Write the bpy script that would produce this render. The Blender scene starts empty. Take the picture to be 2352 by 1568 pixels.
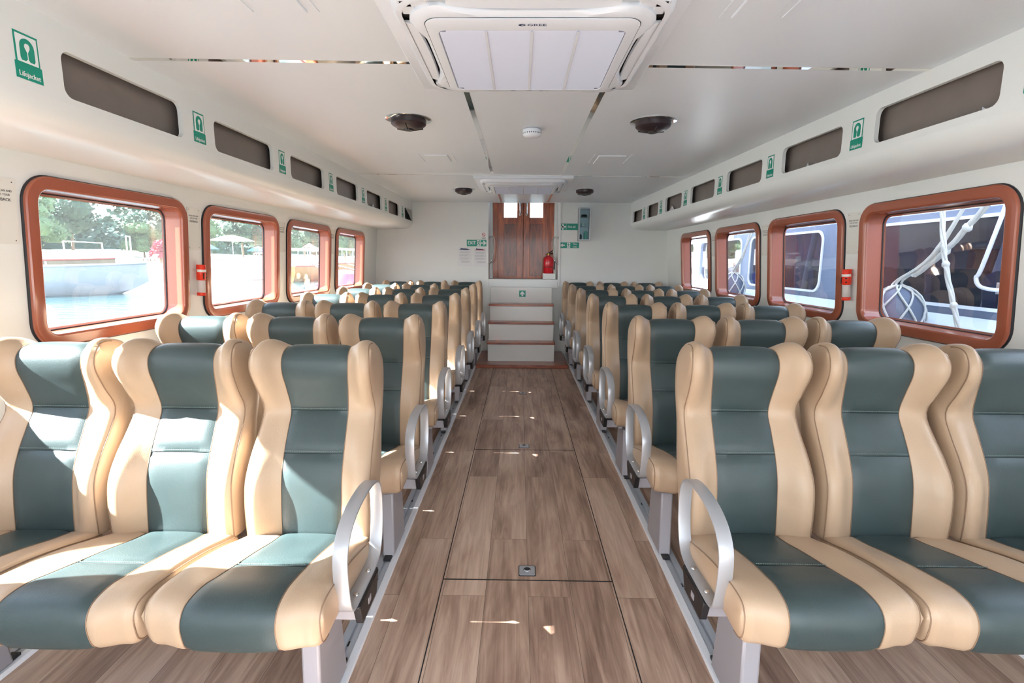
import bpy, bmesh, math, random
from mathutils import Vector, Matrix
PI = math.pi
R = math.radians
rnd = random.Random(7)
C = bpy.context.scene.collection
S = bpy.context.scene

# ------------------------------------------------------------------ materials
def lin(c):
    return tuple(((v/255)/12.92 if v/255 <= .04045 else ((v/255+.055)/1.055)**2.4) for v in c)

def mat(name, rgb, rough=.5, metal=0., spec=.5, coat=0., bump=None, vary=None, trans=0., emit=None):
    """rgb in sRGB 0-255. bump=(scale,strength). vary=(scale,amount)."""
    m = bpy.data.materials.new(name); m.use_nodes = True
    nt = m.node_tree; b = nt.nodes['Principled BSDF']
    col = (*lin(rgb), 1)
    b.inputs['Base Color'].default_value = col
    b.inputs['Roughness'].default_value = rough
    b.inputs['Metallic'].default_value = metal
    b.inputs['Specular IOR Level'].default_value = spec
    b.inputs['Coat Weight'].default_value = coat
    b.inputs['Coat Roughness'].default_value = .12
    b.inputs['Transmission Weight'].default_value = trans
    tc = nt.nodes.new('ShaderNodeTexCoord')
    if bump:
        n = nt.nodes.new('ShaderNodeTexNoise'); n.inputs['Scale'].default_value = bump[0]; n.inputs['Detail'].default_value = 4
        nt.links.new(tc.outputs['Object'], n.inputs['Vector'])
        bp = nt.nodes.new('ShaderNodeBump'); bp.inputs['Strength'].default_value = bump[1]; bp.inputs['Distance'].default_value = .002
        nt.links.new(n.outputs['Fac'], bp.inputs['Height']); nt.links.new(bp.outputs['Normal'], b.inputs['Normal'])
    if vary:
        n = nt.nodes.new('ShaderNodeTexNoise'); n.inputs['Scale'].default_value = vary[0]; n.inputs['Detail'].default_value = 3
        nt.links.new(tc.outputs['Object'], n.inputs['Vector'])
        r = nt.nodes.new('ShaderNodeValToRGB')
        a = vary[1]
        r.color_ramp.elements[0].position = .3; r.color_ramp.elements[1].position = .7
        r.color_ramp.elements[0].color = tuple(v*(1-a) for v in col[:3])+(1,)
        r.color_ramp.elements[1].color = tuple(min(1, v*(1+a)) for v in col[:3])+(1,)
        nt.links.new(n.outputs['Fac'], r.inputs['Fac']); nt.links.new(r.outputs['Color'], b.inputs['Base Color'])
    if emit:
        b.inputs['Emission Color'].default_value = (*lin(emit[0]), 1); b.inputs['Emission Strength'].default_value = emit[1]
    return m

def mth(nt, op, a, b=None):
    n = nt.nodes.new('ShaderNodeMath'); n.operation = op
    for i, v in enumerate((a, b)):
        if v is None: continue
        if isinstance(v, (int, float)): n.inputs[i].default_value = v
        else: nt.links.new(v, n.inputs[i])
    return n.outputs[0]

def wood_floor(name):
    m = bpy.data.materials.new(name); m.use_nodes = True; nt = m.node_tree; b = nt.nodes['Principled BSDF']
    tc = nt.nodes.new('ShaderNodeTexCoord'); sp = nt.nodes.new('ShaderNodeSeparateXYZ'); nt.links.new(tc.outputs['Object'], sp.inputs[0])
    cb = nt.nodes.new('ShaderNodeCombineXYZ'); nt.links.new(sp.outputs['Y'], cb.inputs['X']); nt.links.new(sp.outputs['X'], cb.inputs['Y'])
    br = nt.nodes.new('ShaderNodeTexBrick'); nt.links.new(cb.outputs[0], br.inputs['Vector'])
    br.offset = .37; br.inputs['Scale'].default_value = 1.; br.inputs['Brick Width'].default_value = 1.22; br.inputs['Row Height'].default_value = .184
    br.inputs['Mortar Size'].default_value = .0009; br.inputs['Mortar Smooth'].default_value = .1; br.inputs['Bias'].default_value = 0.
    br.inputs['Color1'].default_value = (0., 0., 0., 1); br.inputs['Color2'].default_value = (1., 1., 1., 1); br.inputs['Mortar'].default_value = (.15, .15, .15, 1)
    # grain: noise stretched along Y, offset per plank
    off = nt.nodes.new('ShaderNodeVectorMath'); off.operation = 'MULTIPLY_ADD'
    nt.links.new(br.outputs['Color'], off.inputs[0]); off.inputs[1].default_value = (7, 13, 3); nt.links.new(tc.outputs['Object'], off.inputs[2])
    mp = nt.nodes.new('ShaderNodeMapping'); mp.inputs['Scale'].default_value = (24, 1.7, 24); nt.links.new(off.outputs[0], mp.inputs['Vector'])
    n1 = nt.nodes.new('ShaderNodeTexNoise'); n1.inputs['Scale'].default_value = 1.; n1.inputs['Detail'].default_value = 9; n1.inputs['Roughness'].default_value = .62; n1.inputs['Distortion'].default_value = 1.1
    nt.links.new(mp.outputs[0], n1.inputs['Vector'])
    mp2 = nt.nodes.new('ShaderNodeMapping'); mp2.inputs['Scale'].default_value = (5.5, 1.0, 5.5); nt.links.new(off.outputs[0], mp2.inputs['Vector'])
    n2 = nt.nodes.new('ShaderNodeTexNoise'); n2.inputs['Scale'].default_value = 1.; n2.inputs['Detail'].default_value = 4; n2.inputs['Distortion'].default_value = 1.6
    nt.links.new(mp2.outputs[0], n2.inputs['Vector'])
    mp3 = nt.nodes.new('ShaderNodeMapping'); mp3.inputs['Scale'].default_value = (130, 4, 130); nt.links.new(off.outputs[0], mp3.inputs['Vector'])
    n3 = nt.nodes.new('ShaderNodeTexNoise'); n3.inputs['Scale'].default_value = 1.; n3.inputs['Detail'].default_value = 2
    nt.links.new(mp3.outputs[0], n3.inputs['Vector'])
    f = mth(nt, 'ADD', mth(nt, 'MULTIPLY', n1.outputs['Fac'], .50), mth(nt, 'MULTIPLY', n2.outputs['Fac'], .42))
    f = mth(nt, 'ADD', f, mth(nt, 'MULTIPLY', n3.outputs['Fac'], .12))
    f = mth(nt, 'ADD', f, mth(nt, 'MULTIPLY', mth(nt, 'SUBTRACT', br.outputs['Color'], .5), .15))
    r = nt.nodes.new('ShaderNodeValToRGB'); e = r.color_ramp.elements
    e[0].position = .34; e[0].color = (*lin((124, 97, 82)), 1); e[1].position = .70; e[1].color = (*lin((212, 185, 164)), 1)
    q = e.new(.45); q.color = (*lin((158, 129, 111)), 1); q = e.new(.55); q.color = (*lin((184, 155, 135)), 1)
    nt.links.new(f, r.inputs['Fac'])
    mx = nt.nodes.new('ShaderNodeMix'); mx.data_type = 'RGBA'; mx.inputs['B'].default_value = (.12, .08, .06, 1)
    nt.links.new(br.outputs['Fac'], mx.inputs['Factor']); nt.links.new(r.outputs['Color'], mx.inputs['A'])
    nt.links.new(mx.outputs['Result'], b.inputs['Base Color'])
    b.inputs['Roughness'].default_value = .42; b.inputs['Specular IOR Level'].default_value = .45
    bp = nt.nodes.new('ShaderNodeBump'); bp.inputs['Strength'].default_value = .25; bp.inputs['Distance'].default_value = .001
    nt.links.new(n1.outputs['Fac'], bp.inputs['Height']); nt.links.new(bp.outputs['Normal'], b.inputs['Normal'])
    return m

def teak(name, axis='Z', dark=(104, 46, 22), light=(178, 92, 48), coat=.5):
    m = bpy.data.materials.new(name); m.use_nodes = True; nt = m.node_tree; b = nt.nodes['Principled BSDF']
    tc = nt.nodes.new('ShaderNodeTexCoord'); mp = nt.nodes.new('ShaderNodeMapping')
    sc = {'Z': (16, 16, 2.2), 'X': (2.2, 16, 16), 'Y': (16, 2.2, 16)}[axis]
    mp.inputs['Scale'].default_value = sc; nt.links.new(tc.outputs['Object'], mp.inputs['Vector'])
    n = nt.nodes.new('ShaderNodeTexNoise'); n.inputs['Scale'].default_value = 1; n.inputs['Detail'].default_value = 6; n.inputs['Distortion'].default_value = 1.4; n.inputs['Roughness'].default_value = .6
    nt.links.new(mp.outputs[0], n.inputs['Vector'])
    r = nt.nodes.new('ShaderNodeValToRGB'); e = r.color_ramp.elements
    e[0].position = .36; e[0].color = (*lin(dark), 1); e[1].position = .66; e[1].color = (*lin(light), 1)
    nt.links.new(n.outputs['Fac'], r.inputs['Fac']); nt.links.new(r.outputs['Color'], b.inputs['Base Color'])
    b.inputs['Roughness'].default_value = .35; b.inputs['Coat Weight'].default_value = coat; b.inputs['Coat Roughness'].default_value = .08
    return m

def glass_mat(name, tint=(1, 1, 1), haze=.03, gloss=.06):
    m = bpy.data.materials.new(name); m.use_nodes = True; nt = m.node_tree
    for n in list(nt.nodes):
        if n.type != 'OUTPUT_MATERIAL': nt.nodes.remove(n)
    out = [n for n in nt.nodes if n.type == 'OUTPUT_MATERIAL'][0]
    tr = nt.nodes.new('ShaderNodeBsdfTransparent'); tr.inputs['Color'].default_value = (*tint, 1)
    gl = nt.nodes.new('ShaderNodeBsdfGlossy'); gl.inputs['Roughness'].default_value = .02
    tl = nt.nodes.new('ShaderNodeBsdfTranslucent'); tl.inputs['Color'].default_value = (.9, .95, 1, 1)
    m1 = nt.nodes.new('ShaderNodeMixShader'); m2 = nt.nodes.new('ShaderNodeMixShader')
    lw = nt.nodes.new('ShaderNodeLayerWeight'); lw.inputs['Blend'].default_value = .25
    k = mth(nt, 'MULTIPLY', lw.outputs['Fresnel'], gloss*5)
    nt.links.new(k, m1.inputs['Fac']); nt.links.new(tr.outputs[0], m1.inputs[1]); nt.links.new(gl.outputs[0], m1.inputs[2])
    m2.inputs['Fac'].default_value = haze; nt.links.new(m1.outputs[0], m2.inputs[1]); nt.links.new(tl.outputs[0], m2.inputs[2])
    nt.links.new(m2.outputs[0], out.inputs['Surface'])
    return m

M = {}
M['wall'] = mat('white_gelcoat', (235, 238, 236), .32, spec=.4, vary=(1.3, .015))
M['ceil'] = mat('white_ceiling_panel', (228, 234, 240), .38, spec=.4, vary=(1.1, .012))
M['cream'] = mat('cream_vinyl', (180, 155, 129), .40, spec=.5, bump=(330, .22), vary=(7, .03))
M['creamseam'] = mat('cream_piping', (136, 110, 88), .5)
M['teal'] = mat('dark_green_vinyl', (53, 68, 69), .42, spec=.5, bump=(420, .3), vary=(6, .10))
M['tealseam'] = mat('dark_seam_fold', (26, 36, 38), .7)
M['stitch'] = mat('pale_thread', (112, 132, 128), .7)
M['alu'] = mat('brushed_aluminium', (176, 178, 182), .36, metal=.45)
M['alurail'] = mat('grey_rail_metal', (188, 194, 202), .36, metal=.2)
M['frame'] = mat('grey_painted_steel', (160, 157, 162), .38, metal=.15)
M['black'] = mat('black_plastic', (28, 26, 28), .38)
M['rubber'] = mat('black_rubber', (30, 30, 36), .55)
M['whiteedge'] = mat('white_edge_strip', (236, 238, 242), .35)
M['orangef'] = mat('glossy_terracotta_paint', (164, 90, 66), .22, spec=.55, coat=.4, vary=(2.5, .05))
M['mirror'] = mat('polished_strip', (236, 232, 226), .03, metal=1.)
M['chrome'] = mat('chrome', (214, 214, 214), .12, metal=1.)
M['floor'] = wood_floor('wood_plank_vinyl')
M['seam'] = mat('dark_floor_joint', (36, 30, 30), .7)
M['teak'] = teak('teak_door', 'Z', (126, 50, 18), (196, 98, 46), .3)
M['teakp'] = teak('teak_door_panel', 'Z', (84, 32, 14), (158, 74, 36), .3)
M['teakx'] = teak('teak_tread', 'X', (120, 48, 24), (178, 92, 56), .5)
M['ac'] = mat('white_plastic', (232, 237, 244), .35)
M['acgrille'] = mat('pale_grey_plastic', (206, 211, 226), .45)
M['acback'] = mat('grey_filter', (140, 148, 172), .8)
M['dark'] = mat('dark_cavity', (40, 36, 36), .7)
M['vent'] = mat('dark_brown_speaker_plastic', (52, 40, 44), .33)
M['liner'] = mat('grey_brown_locker_lining', (128, 118, 112), .33, spec=.5, vary=(9, .04))
M['green'] = mat('sign_green', (0, 150, 126), .4)
M['signwhite'] = mat('sign_white', (240, 242, 242), .4)
M['ink'] = mat('dark_print', (64, 62, 66), .6)
M['inkblue'] = mat('navy_print', (60, 72, 110), .6)
M['inkred'] = mat('red_print', (196, 60, 66), .6)
M['inklight'] = mat('pale_grey_print', (170, 174, 184), .6)
M['paper'] = mat('white_paper', (232, 234, 236), .6)
M['acrylic'] = mat('white_acrylic_plate', (232, 232, 226), .25)
M['red'] = mat('red_enamel', (214, 20, 40), .25, coat=.4)
M['torch'] = mat('orange_red_plastic', (240, 60, 36), .32)
M['clear'] = mat('frosted_plastic', (214, 206, 202), .3, spec=.5)
M['glass'] = glass_mat('window_glass', (.97, .99, 1.), .010, .05)
M['cabglass'] = glass_mat('cabinet_glass', (.86, .94, .95), .03, .05)
M['brass'] = mat('brass', (176, 150, 70), .3, metal=.9)
M['bag'] = mat('milky_plastic_film', (214, 216, 224), .25, spec=.6)
# outside
M['sand'] = mat('pale_sand', (214, 202, 182), .9, vary=(.6, .08))
M['leaf'] = mat('tree_leaves', (74, 98, 60), .75, vary=(.5, .22))
M['leafd'] = mat('tree_leaves_dark', (50, 76, 56), .75, vary=(.5, .22))
M['leafp'] = mat('pink_blossom', (150, 70, 84), .75)
M['bark'] = mat('bark', (120, 104, 88), .9)
M['boatw'] = mat('white_boat_paint', (226, 230, 232), .35)
M['boath'] = mat('dimmed_white_hull', (132, 142, 150), .5, vary=(.7, .12))  # white hull greyed in its colour to hold down overexposure
M['boatb'] = mat('blue_boat_paint', (40, 96, 130), .4)
M['boatr'] = mat('red_brown_gunwale', (150, 66, 56), .5)
M['boato'] = mat('ochre_boat_paint', (158, 108, 48), .45)
M['boatg'] = mat('grey_boat_paint', (150, 160, 170), .45)
M['canvas'] = mat('white_canvas', (232, 232, 230), .8)
M['canvasb'] = mat('blue_canvas', (80, 130, 186), .8)
M['thatch'] = mat('thatch', (120, 108, 90), .95)
M['pinkc'] = mat('red_pink_canvas', (206, 70, 90), .7)
M['rope'] = mat('pale_rope', (214, 212, 206), .85, bump=(90, .8))
M['fender'] = mat('grey_rubber_fender', (104, 112, 134), .5)
M['navyglass'] = mat('dark_tinted_glass', (66, 66, 92), .06, spec=.9, vary=(1.2, .25))
M['lilac'] = mat('lilac_grey_lining', (120, 112, 134), .6, vary=(1.5, .2))
M['deckblue'] = mat('blue_grey_deck', (112, 124, 150), .5)

def water_mat():
    m = bpy.data.materials.new('sea_water'); m.use_nodes = True; nt = m.node_tree; b = nt.nodes['Principled BSDF']
    b.inputs['Base Color'].default_value = (.016, .050, .056, 1); b.inputs['Roughness'].default_value = .14; b.inputs['Specular IOR Level'].default_value = .3
    tc = nt.nodes.new('ShaderNodeTexCoord'); mp = nt.nodes.new('ShaderNodeMapping'); mp.inputs['Rotation'].default_value = (0, 0, R(35)); mp.inputs['Scale'].default_value = (.8, 3.2, 1)
    nt.links.new(tc.outputs['Object'], mp.inputs['Vector'])
    n = nt.nodes.new('ShaderNodeTexNoise'); n.inputs['Scale'].default_value = 1.1; n.inputs['Detail'].default_value = 5
    nt.links.new(mp.outputs[0], n.inputs['Vector'])
    bp = nt.nodes.new('ShaderNodeBump'); bp.inputs['Strength'].default_value = .8; bp.inputs['Distance'].default_value = .12
    nt.links.new(n.outputs['Fac'], bp.inputs['Height']); nt.links.new(bp.outputs['Normal'], b.inputs['Normal'])
    return m
M['water'] = water_mat()

# ------------------------------------------------------------------ mesh builder
class MB:
    def __init__(s): s.v = []; s.f = []; s.m = []
    def add(s, vs, fs, mi=0):
        k = len(s.v); s.v += [tuple(p) for p in vs]; s.f += [tuple(i+k for i in f) for f in fs]; s.m += [mi]*len(fs); return s
    def box(s, x0, x1, y0, y1, z0, z1, mi=0):
        vs = [(x, y, z) for z in (z0, z1) for y in (y0, y1) for x in (x0, x1)]
        return s.add(vs, [(0, 2, 3, 1), (4, 5, 7, 6), (0, 1, 5, 4), (2, 6, 7, 3), (0, 4, 6, 2), (1, 3, 7, 5)], mi)
    def loft(s, loops, mi=0, cap0=False, cap1=False, close=True, wrap=False):
        n = len(loops[0]); vs = [p for l in loops for p in l]; fs = []
        L = len(loops)
        for i in range(L if wrap else L-1):
            a = i*n; b = ((i+1) % L)*n
            for j in range(n if close else n-1):
                k = (j+1) % n
                fs.append((a+j, a+k, b+k, b+j))
        if cap0: fs.append(tuple(range(n))[::-1])
        if cap1: fs.append(tuple(range((L-1)*n, L*n)))
        return s.add(vs, fs, mi)
    def tube(s, path, r, n=8, mi=0, closed=False, caps=True):
        P = [Vector(p) for p in path]; L = len(P); loops = []
        up = Vector((0, 0, 1)); prev = None
        for i, p in enumerate(P):
            if closed: t = (P[(i+1) % L]-P[i-1]).normalized()
            else: t = (P[min(i+1, L-1)]-P[max(i-1, 0)]).normalized()
            if prev is None:
                a = t.cross(up)
                if a.length < .1: a = t.cross(Vector((1, 0, 0)))
            else: a = prev - t*prev.dot(t)
            a.normalize(); prev = a; b = t.cross(a)
            rr = r[i] if isinstance(r, (list, tuple)) else r
            loops.append([p+a*rr*math.cos(2*PI*j/n)+b*rr*math.sin(2*PI*j/n) for j in range(n)])
        return s.loft(loops, mi, caps and not closed, caps and not closed, True, closed)
    def lathe(s, prof, c=(0, 0, 0), n=24, mi=0, axis='z'):
        loops = []
        for r, z in prof:
            l = []
            for j in range(n):
                a = 2*PI*j/n; x, y = r*math.cos(a), r*math.sin(a)
                l.append((c[0]+x, c[1]+y, c[2]+z) if axis == 'z' else ((c[0]+x, c[1]+z, c[2]+y) if axis == 'y' else (c[0]+z, c[1]+x, c[2]+y)))
            loops.append(l)
        return s.loft(loops, mi, prof[0][0] > 1e-5, prof[-1][0] > 1e-5)
    def build(s, name, mats, parent=None, smooth=35, bevel=0, seg=2):
        me = bpy.data.meshes.new(name)
        me.from_pydata(s.v, [], s.f)
        if not isinstance(mats, (list, tuple)): mats = [mats]
        for m in mats: me.materials.append(M[m] if isinstance(m, str) else m)
        for p, mi in zip(me.polygons, s.m): p.material_index = mi
        bm = bmesh.new(); bm.from_mesh(me)
        bmesh.ops.remove_doubles(bm, verts=bm.verts, dist=1e-5)
        bmesh.ops.recalc_face_normals(bm, faces=bm.faces); bm.to_mesh(me); bm.free()
        if smooth:
            for p in me.polygons: p.use_smooth = True
            me.set_sharp_from_angle(angle=R(smooth))
        o = bpy.data.objects.new(name, me); C.objects.link(o)
        if parent: o.parent = parent
        if bevel:
            b = o.modifiers.new('bevel', 'BEVEL'); b.width = bevel; b.segments = seg; b.limit_method = 'ANGLE'; b.angle_limit = R(40); b.harden_normals = False
        return o

def thing(name, label, cat, loc=(0, 0, 0), rz=0, group=None):
    o = bpy.data.objects.new(name, None); C.objects.link(o); o.empty_display_size = .1
    o.location = loc; o.rotation_euler = (0, 0, rz); return tag(o, label, cat, group)
def tag(o, label, cat, group=None, kind=None):
    if label: o['label'] = label
    if cat: o['category'] = cat
    if group: o['group'] = group
    if kind: o['kind'] = kind
    return o
def struct(o): o['kind'] = 'structure'; return o
def kids(o): return [c for c in C.objects if c.parent == o]
def dup(root, loc, rz=0, label=None, group=None, scale=None):
    r = root.copy(); C.objects.link(r); r.location = loc; r.rotation_euler = (0, 0, rz)
    if scale: r.scale = scale
    if label: r['label'] = label
    if group: r['group'] = group
    for ch in list(root.children):
        c = ch.copy(); C.objects.link(c); c.parent = r
        for g in list(ch.children):
            d = g.copy(); C.objects.link(d); d.parent = c
    return r

def cat_spline(P, n, closed=False):
    P = [Vector(p) for p in P]; L = len(P); out = []
    segs = L if closed else L-1
    for i in range(segs):
        p0 = P[(i-1) % L] if closed or i > 0 else P[0]; p1 = P[i]; p2 = P[(i+1) % L]
        p3 = P[(i+2) % L] if closed or i+2 < L else P[-1]
        for k in range(n):
            t = k/n
            out.append(.5*((2*p1)+(-p0+p2)*t+(2*p0-5*p1+4*p2-p3)*t*t+(-p0+3*p1-3*p2+p3)*t**3))
    if not closed: out.append(P[-1])
    return out

def rrect(a0, a1, b0, b1, r, n=6):
    pts = []
    for cx, cy, s in ((a1-r, b1-r, 0), (a0+r, b1-r, 90), (a0+r, b0+r, 180), (a1-r, b0+r, 270)):
        for k in range(n+1):
            t = R(s+90*k/n); pts.append((cx+r*math.cos(t), cy+r*math.sin(t)))
    return pts

def plate_with_holes(outer, holes, maxlen=None):
    """triangulated flat plate (2D) with holes -> verts, faces, through a filled 2D curve"""
    cu = bpy.data.curves.new('tmp', 'CURVE'); cu.dimensions = '2D'; cu.fill_mode = 'BOTH'
    for poly in [outer]+holes:
        sp = cu.splines.new('POLY'); sp.points.add(len(poly)-1); sp.use_cyclic_u = True
        for p, q in zip(sp.points, poly): p.co = (q[0], q[1], 0, 1)
    ob = bpy.data.objects.new('tmp', cu); C.objects.link(ob)
    bpy.context.view_layer.update()
    dg = bpy.context.evaluated_depsgraph_get()
    me = bpy.data.meshes.new_from_object(ob.evaluated_get(dg))
    vs = [tuple(v.co)[:2] for v in me.vertices]; fs = [tuple(p.vertices) for p in me.polygons]
    bpy.data.objects.remove(ob); bpy.data.curves.remove(cu); bpy.data.meshes.remove(me)
    return vs, fs

_textcache = {}
def text_verts(body, size):
    key = (body, size)
    if key not in _textcache:
        cu = bpy.data.curves.new('tmp', 'FONT'); cu.body = body; cu.size = size; cu.align_x = 'CENTER'; cu.align_y = 'CENTER'; cu.resolution_u = 3
        ob = bpy.data.objects.new('tmp', cu); C.objects.link(ob); bpy.context.view_layer.update()
        dg = bpy.context.evaluated_depsgraph_get(); me = bpy.data.meshes.new_from_object(ob.evaluated_get(dg))
        _textcache[key] = ([tuple(v.co)[:2] for v in me.vertices], [tuple(p.vertices) for p in me.polygons])
        bpy.data.objects.remove(ob); bpy.data.curves.remove(cu); bpy.data.meshes.remove(me)
    return _textcache[key]

class Fr:
    """a local frame on a wall: o origin, u right, v up, n towards the viewer"""
    def __init__(s, o, u, v): s.o = Vector(o); s.u = Vector(u).normalized(); s.v = Vector(v).normalized(); s.n = s.u.cross(s.v)
    def p(s, a, b, c=0): return s.o+s.u*a+s.v*b+s.n*c
    def slab(s, mb, pts, z0, z1, mi=0):
        lo = [s.p(a, b, z0) for a, b in pts]; hi = [s.p(a, b, z1) for a, b in pts]
        return mb.loft([lo, hi], mi, True, True)
    def rect(s, mb, a0, a1, b0, b1, z0, z1, mi=0): return s.slab(mb, [(a0, b0), (a1, b0), (a1, b1), (a0, b1)], z0, z1, mi)
    def text(s, mb, body, size, a, b, z, mi=0, sx=1., bold=0):
        vs, fs = text_verts(body, size)
        offs = [0] if not bold else [-bold, 0, bold]
        for k, o in enumerate(offs):
            mb.add([s.p(a+x*sx+o, b+y, z+k*.00005) for x, y in vs], fs, mi)

# ------------------------------------------------------------------ hull shell
Y0, Y1, ZC = -1.6, 7.75, 2.25
XL = lambda z: -2.20+.063*(z-1.4)
XR = lambda z: 2.155-.075*(z-1.4)
def boxX(side, y):     # face of the overhead locker, drawing in towards the bow
    return -1.735+.012*y if side < 0 else 1.80-.0285*y

o = MB().box(-2.32, 2.32, Y0, 8.6, -.06, 0).build('floor', 'floor', smooth=0); struct(o)
o = MB().box(-2.45, 2.45, Y0-.3, Y1+.05, ZC, ZC+.10).build('ceiling', 'ceil', smooth=0); struct(o)
# ceiling joints: polished strips let into the panels
mb = MB()
for y in (2.36, 5.30):
    q = [(-1.75, y-.05-.014), (1.75, y+.06-.014), (1.75, y+.06+.014), (-1.75, y-.05+.014)]
    mb.loft([[(a, b, ZC-.0015) for a, b in q], [(a, b, ZC+.01) for a, b in q]], 0, True, True)
o = mb.build('trim_1', 'mirror', smooth=0); struct(o)
mb = MB()
for x in (-.324, .356): mb.box(x-.014, x+.014, Y0, Y1, ZC-.0018, ZC+.01)
o = mb.build('trim_2', 'mirror', smooth=0); struct(o)
# shallow access covers in the ceiling
for k, (xa, xb, ya, yb, w) in enumerate(((-.93, -.78, 1.40, 1.89, 'left of the near air conditioner'), (.67, .81, 1.40, 1.93, 'right of the near air conditioner'),
                        (-.83, -.64, 4.30, 4.58, 'behind the left near round vent'), (.58, .80, 4.30, 4.64, 'behind the right near round vent'))):
    mb = MB(); mb.box(xa, xb, ya, yb, ZC-.008, ZC+.01)
    o = mb.build('ceiling_hatch', 'ceil', smooth=0, bevel=.003); tag(o, 'white access cover let into the ceiling '+w, 'hatch', 'ceiling access covers')
    e = .035
    for a, b, c, d in ((xa-e-.006, xa-e, ya-e, yb+.0), (xb+e, xb+e+.006, ya-e, yb+.0)): MB().box(a, b, c, d, ZC-.004, ZC+.01).build('edge_bead', 'ceil', o, smooth=0)

# window rectangles
WL = [(2.222+1.260*k, 2.222+1.260*k+1.09) for k in range(-3, 4)]
WR = [(2.318+1.222*k, 2.318+1.222*k+1.06) for k in range(-3, 4)]
ZB, ZT = 1.00, 1.775
def side_wall(name, fx, wins, sgn):
    holes = [rrect(a+.045, b-.045, ZB+.045, ZT-.045, .09) for a, b in wins]
    # top/bottom edges
    vs, fs = plate_with_holes([(Y0, 0), (8.0, 0), (8.0, 2.3), (Y0, 2.3)], holes)
    mb = MB(); mb.add([(fx(z), y, z) for y, z in vs], fs)
    return struct(mb.build(name, 'wall', smooth=0))
side_wall('wall_left', XL, WL, -1); side_wall('wall_right', XR, WR, 1)

def make_window(n, fx, a, b, sgn):
    # sgn -1: left wall (interior towards +x)
    root = bpy.data.objects.new('window_%d' % n, None); C.objects.link(root); root['kind'] = 'structure'
    yc = (a+b)/2; root.location = (fx(1.4), yc, 1.4)
    def L(o, d, r0=.125):
        r = max(.02, r0-o)
        return [(fx(z)-sgn*d-fx(1.4), y-yc, z-1.4) for y, z in rrect(a+o, b-o, ZB+o, ZT-o, r, 8)]
    MB().loft([L(-.0025, 0), L(-.0025, .006), L(.002, .010), L(.008, .010)]).build('window_gasket', 'rubber', root)
    MB().loft([L(.002, .0), L(.003, .020), L(.008, .025), L(.050, .028), L(.056, .026), L(.061, .020), L(.063, 0), L(.066, -.090), L(.08, -.095)], 0).build('window_frame', 'orangef', root)
    MB().loft([L(.066, -.084), L(.0695, -.083), L(.070, -.092)]).build('glazing_gasket', 'rubber', root)
    ring = L(.067, -.086)
    mb = MB(); mb.add(ring, [tuple(range(len(ring)))]); g = mb.build('window_pane', 'glass', root, smooth=0)
    return root
n = 1
for a, b in WL: make_window(n, XL, a, b, -1); n += 1
for a, b in WR: make_window(n, XR, a, b, 1); n += 1

# outer cheek below/above the windows so the cabin has real thickness
# bow bulkhead with the companionway opening
OX0, OX1, LZ = -.514, .527, 1.13
vs, fs = plate_with_holes([(-2.4, 0), (2.4, 0), (2.4, ZC+.05), (-2.4, ZC+.05)], [[(OX0, LZ), (OX1, LZ), (OX1, ZC-.004), (OX0, ZC-.004)]])
mb = MB(); mb.add([(x, Y1, z) for x, z in vs], fs); struct(mb.build('wall_bow', 'wall', smooth=0))
mb = MB()   # white casing of the opening, landing and head
DY = 8.15
mb.box(OX0-.03, OX0, Y1-.012, Y1, LZ-.11, ZC)
mb.box(OX1, OX1+.03, Y1-.012, Y1, LZ-.11, ZC)
mb.box(OX0-.03, OX0, Y1, DY+.06, LZ-.11, ZC+.11)
mb.box(OX1, OX1+.03, Y1, DY+.06, LZ-.11, ZC+.11)
mb.box(OX0, OX0+.045, DY-.03, DY-.006, LZ, ZC+.11); mb.box(OX1-.045, OX1, DY-.03, DY-.006, LZ, ZC+.11)
mb.box(OX0, OX1, Y1-.004, DY+.4, LZ-.03, LZ)
mb.box(OX0, OX1, Y1-.02, Y1+.02, LZ-.13, LZ)
mb.box(OX0-.03, OX1+.03, Y1+.001, DY+.06, ZC+.095, ZC+.13)
struct(mb.build('trim_3', 'wall', smooth=0, bevel=.004))
# unseen stern wall: wide opening made up to let sky fill in from behind
vs, fs = plate_with_holes([(-2.4, 0), (2.4, 0), (2.4, ZC), (-2.4, ZC)], [[(-1.7, .02), (1.7, .02), (1.7, 2.1), (-1.7, 2.1)]])
mb = MB(); mb.add([(x, Y0, z) for x, z in vs], fs); struct(mb.build('wall_stern', 'wall', smooth=0))

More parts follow.
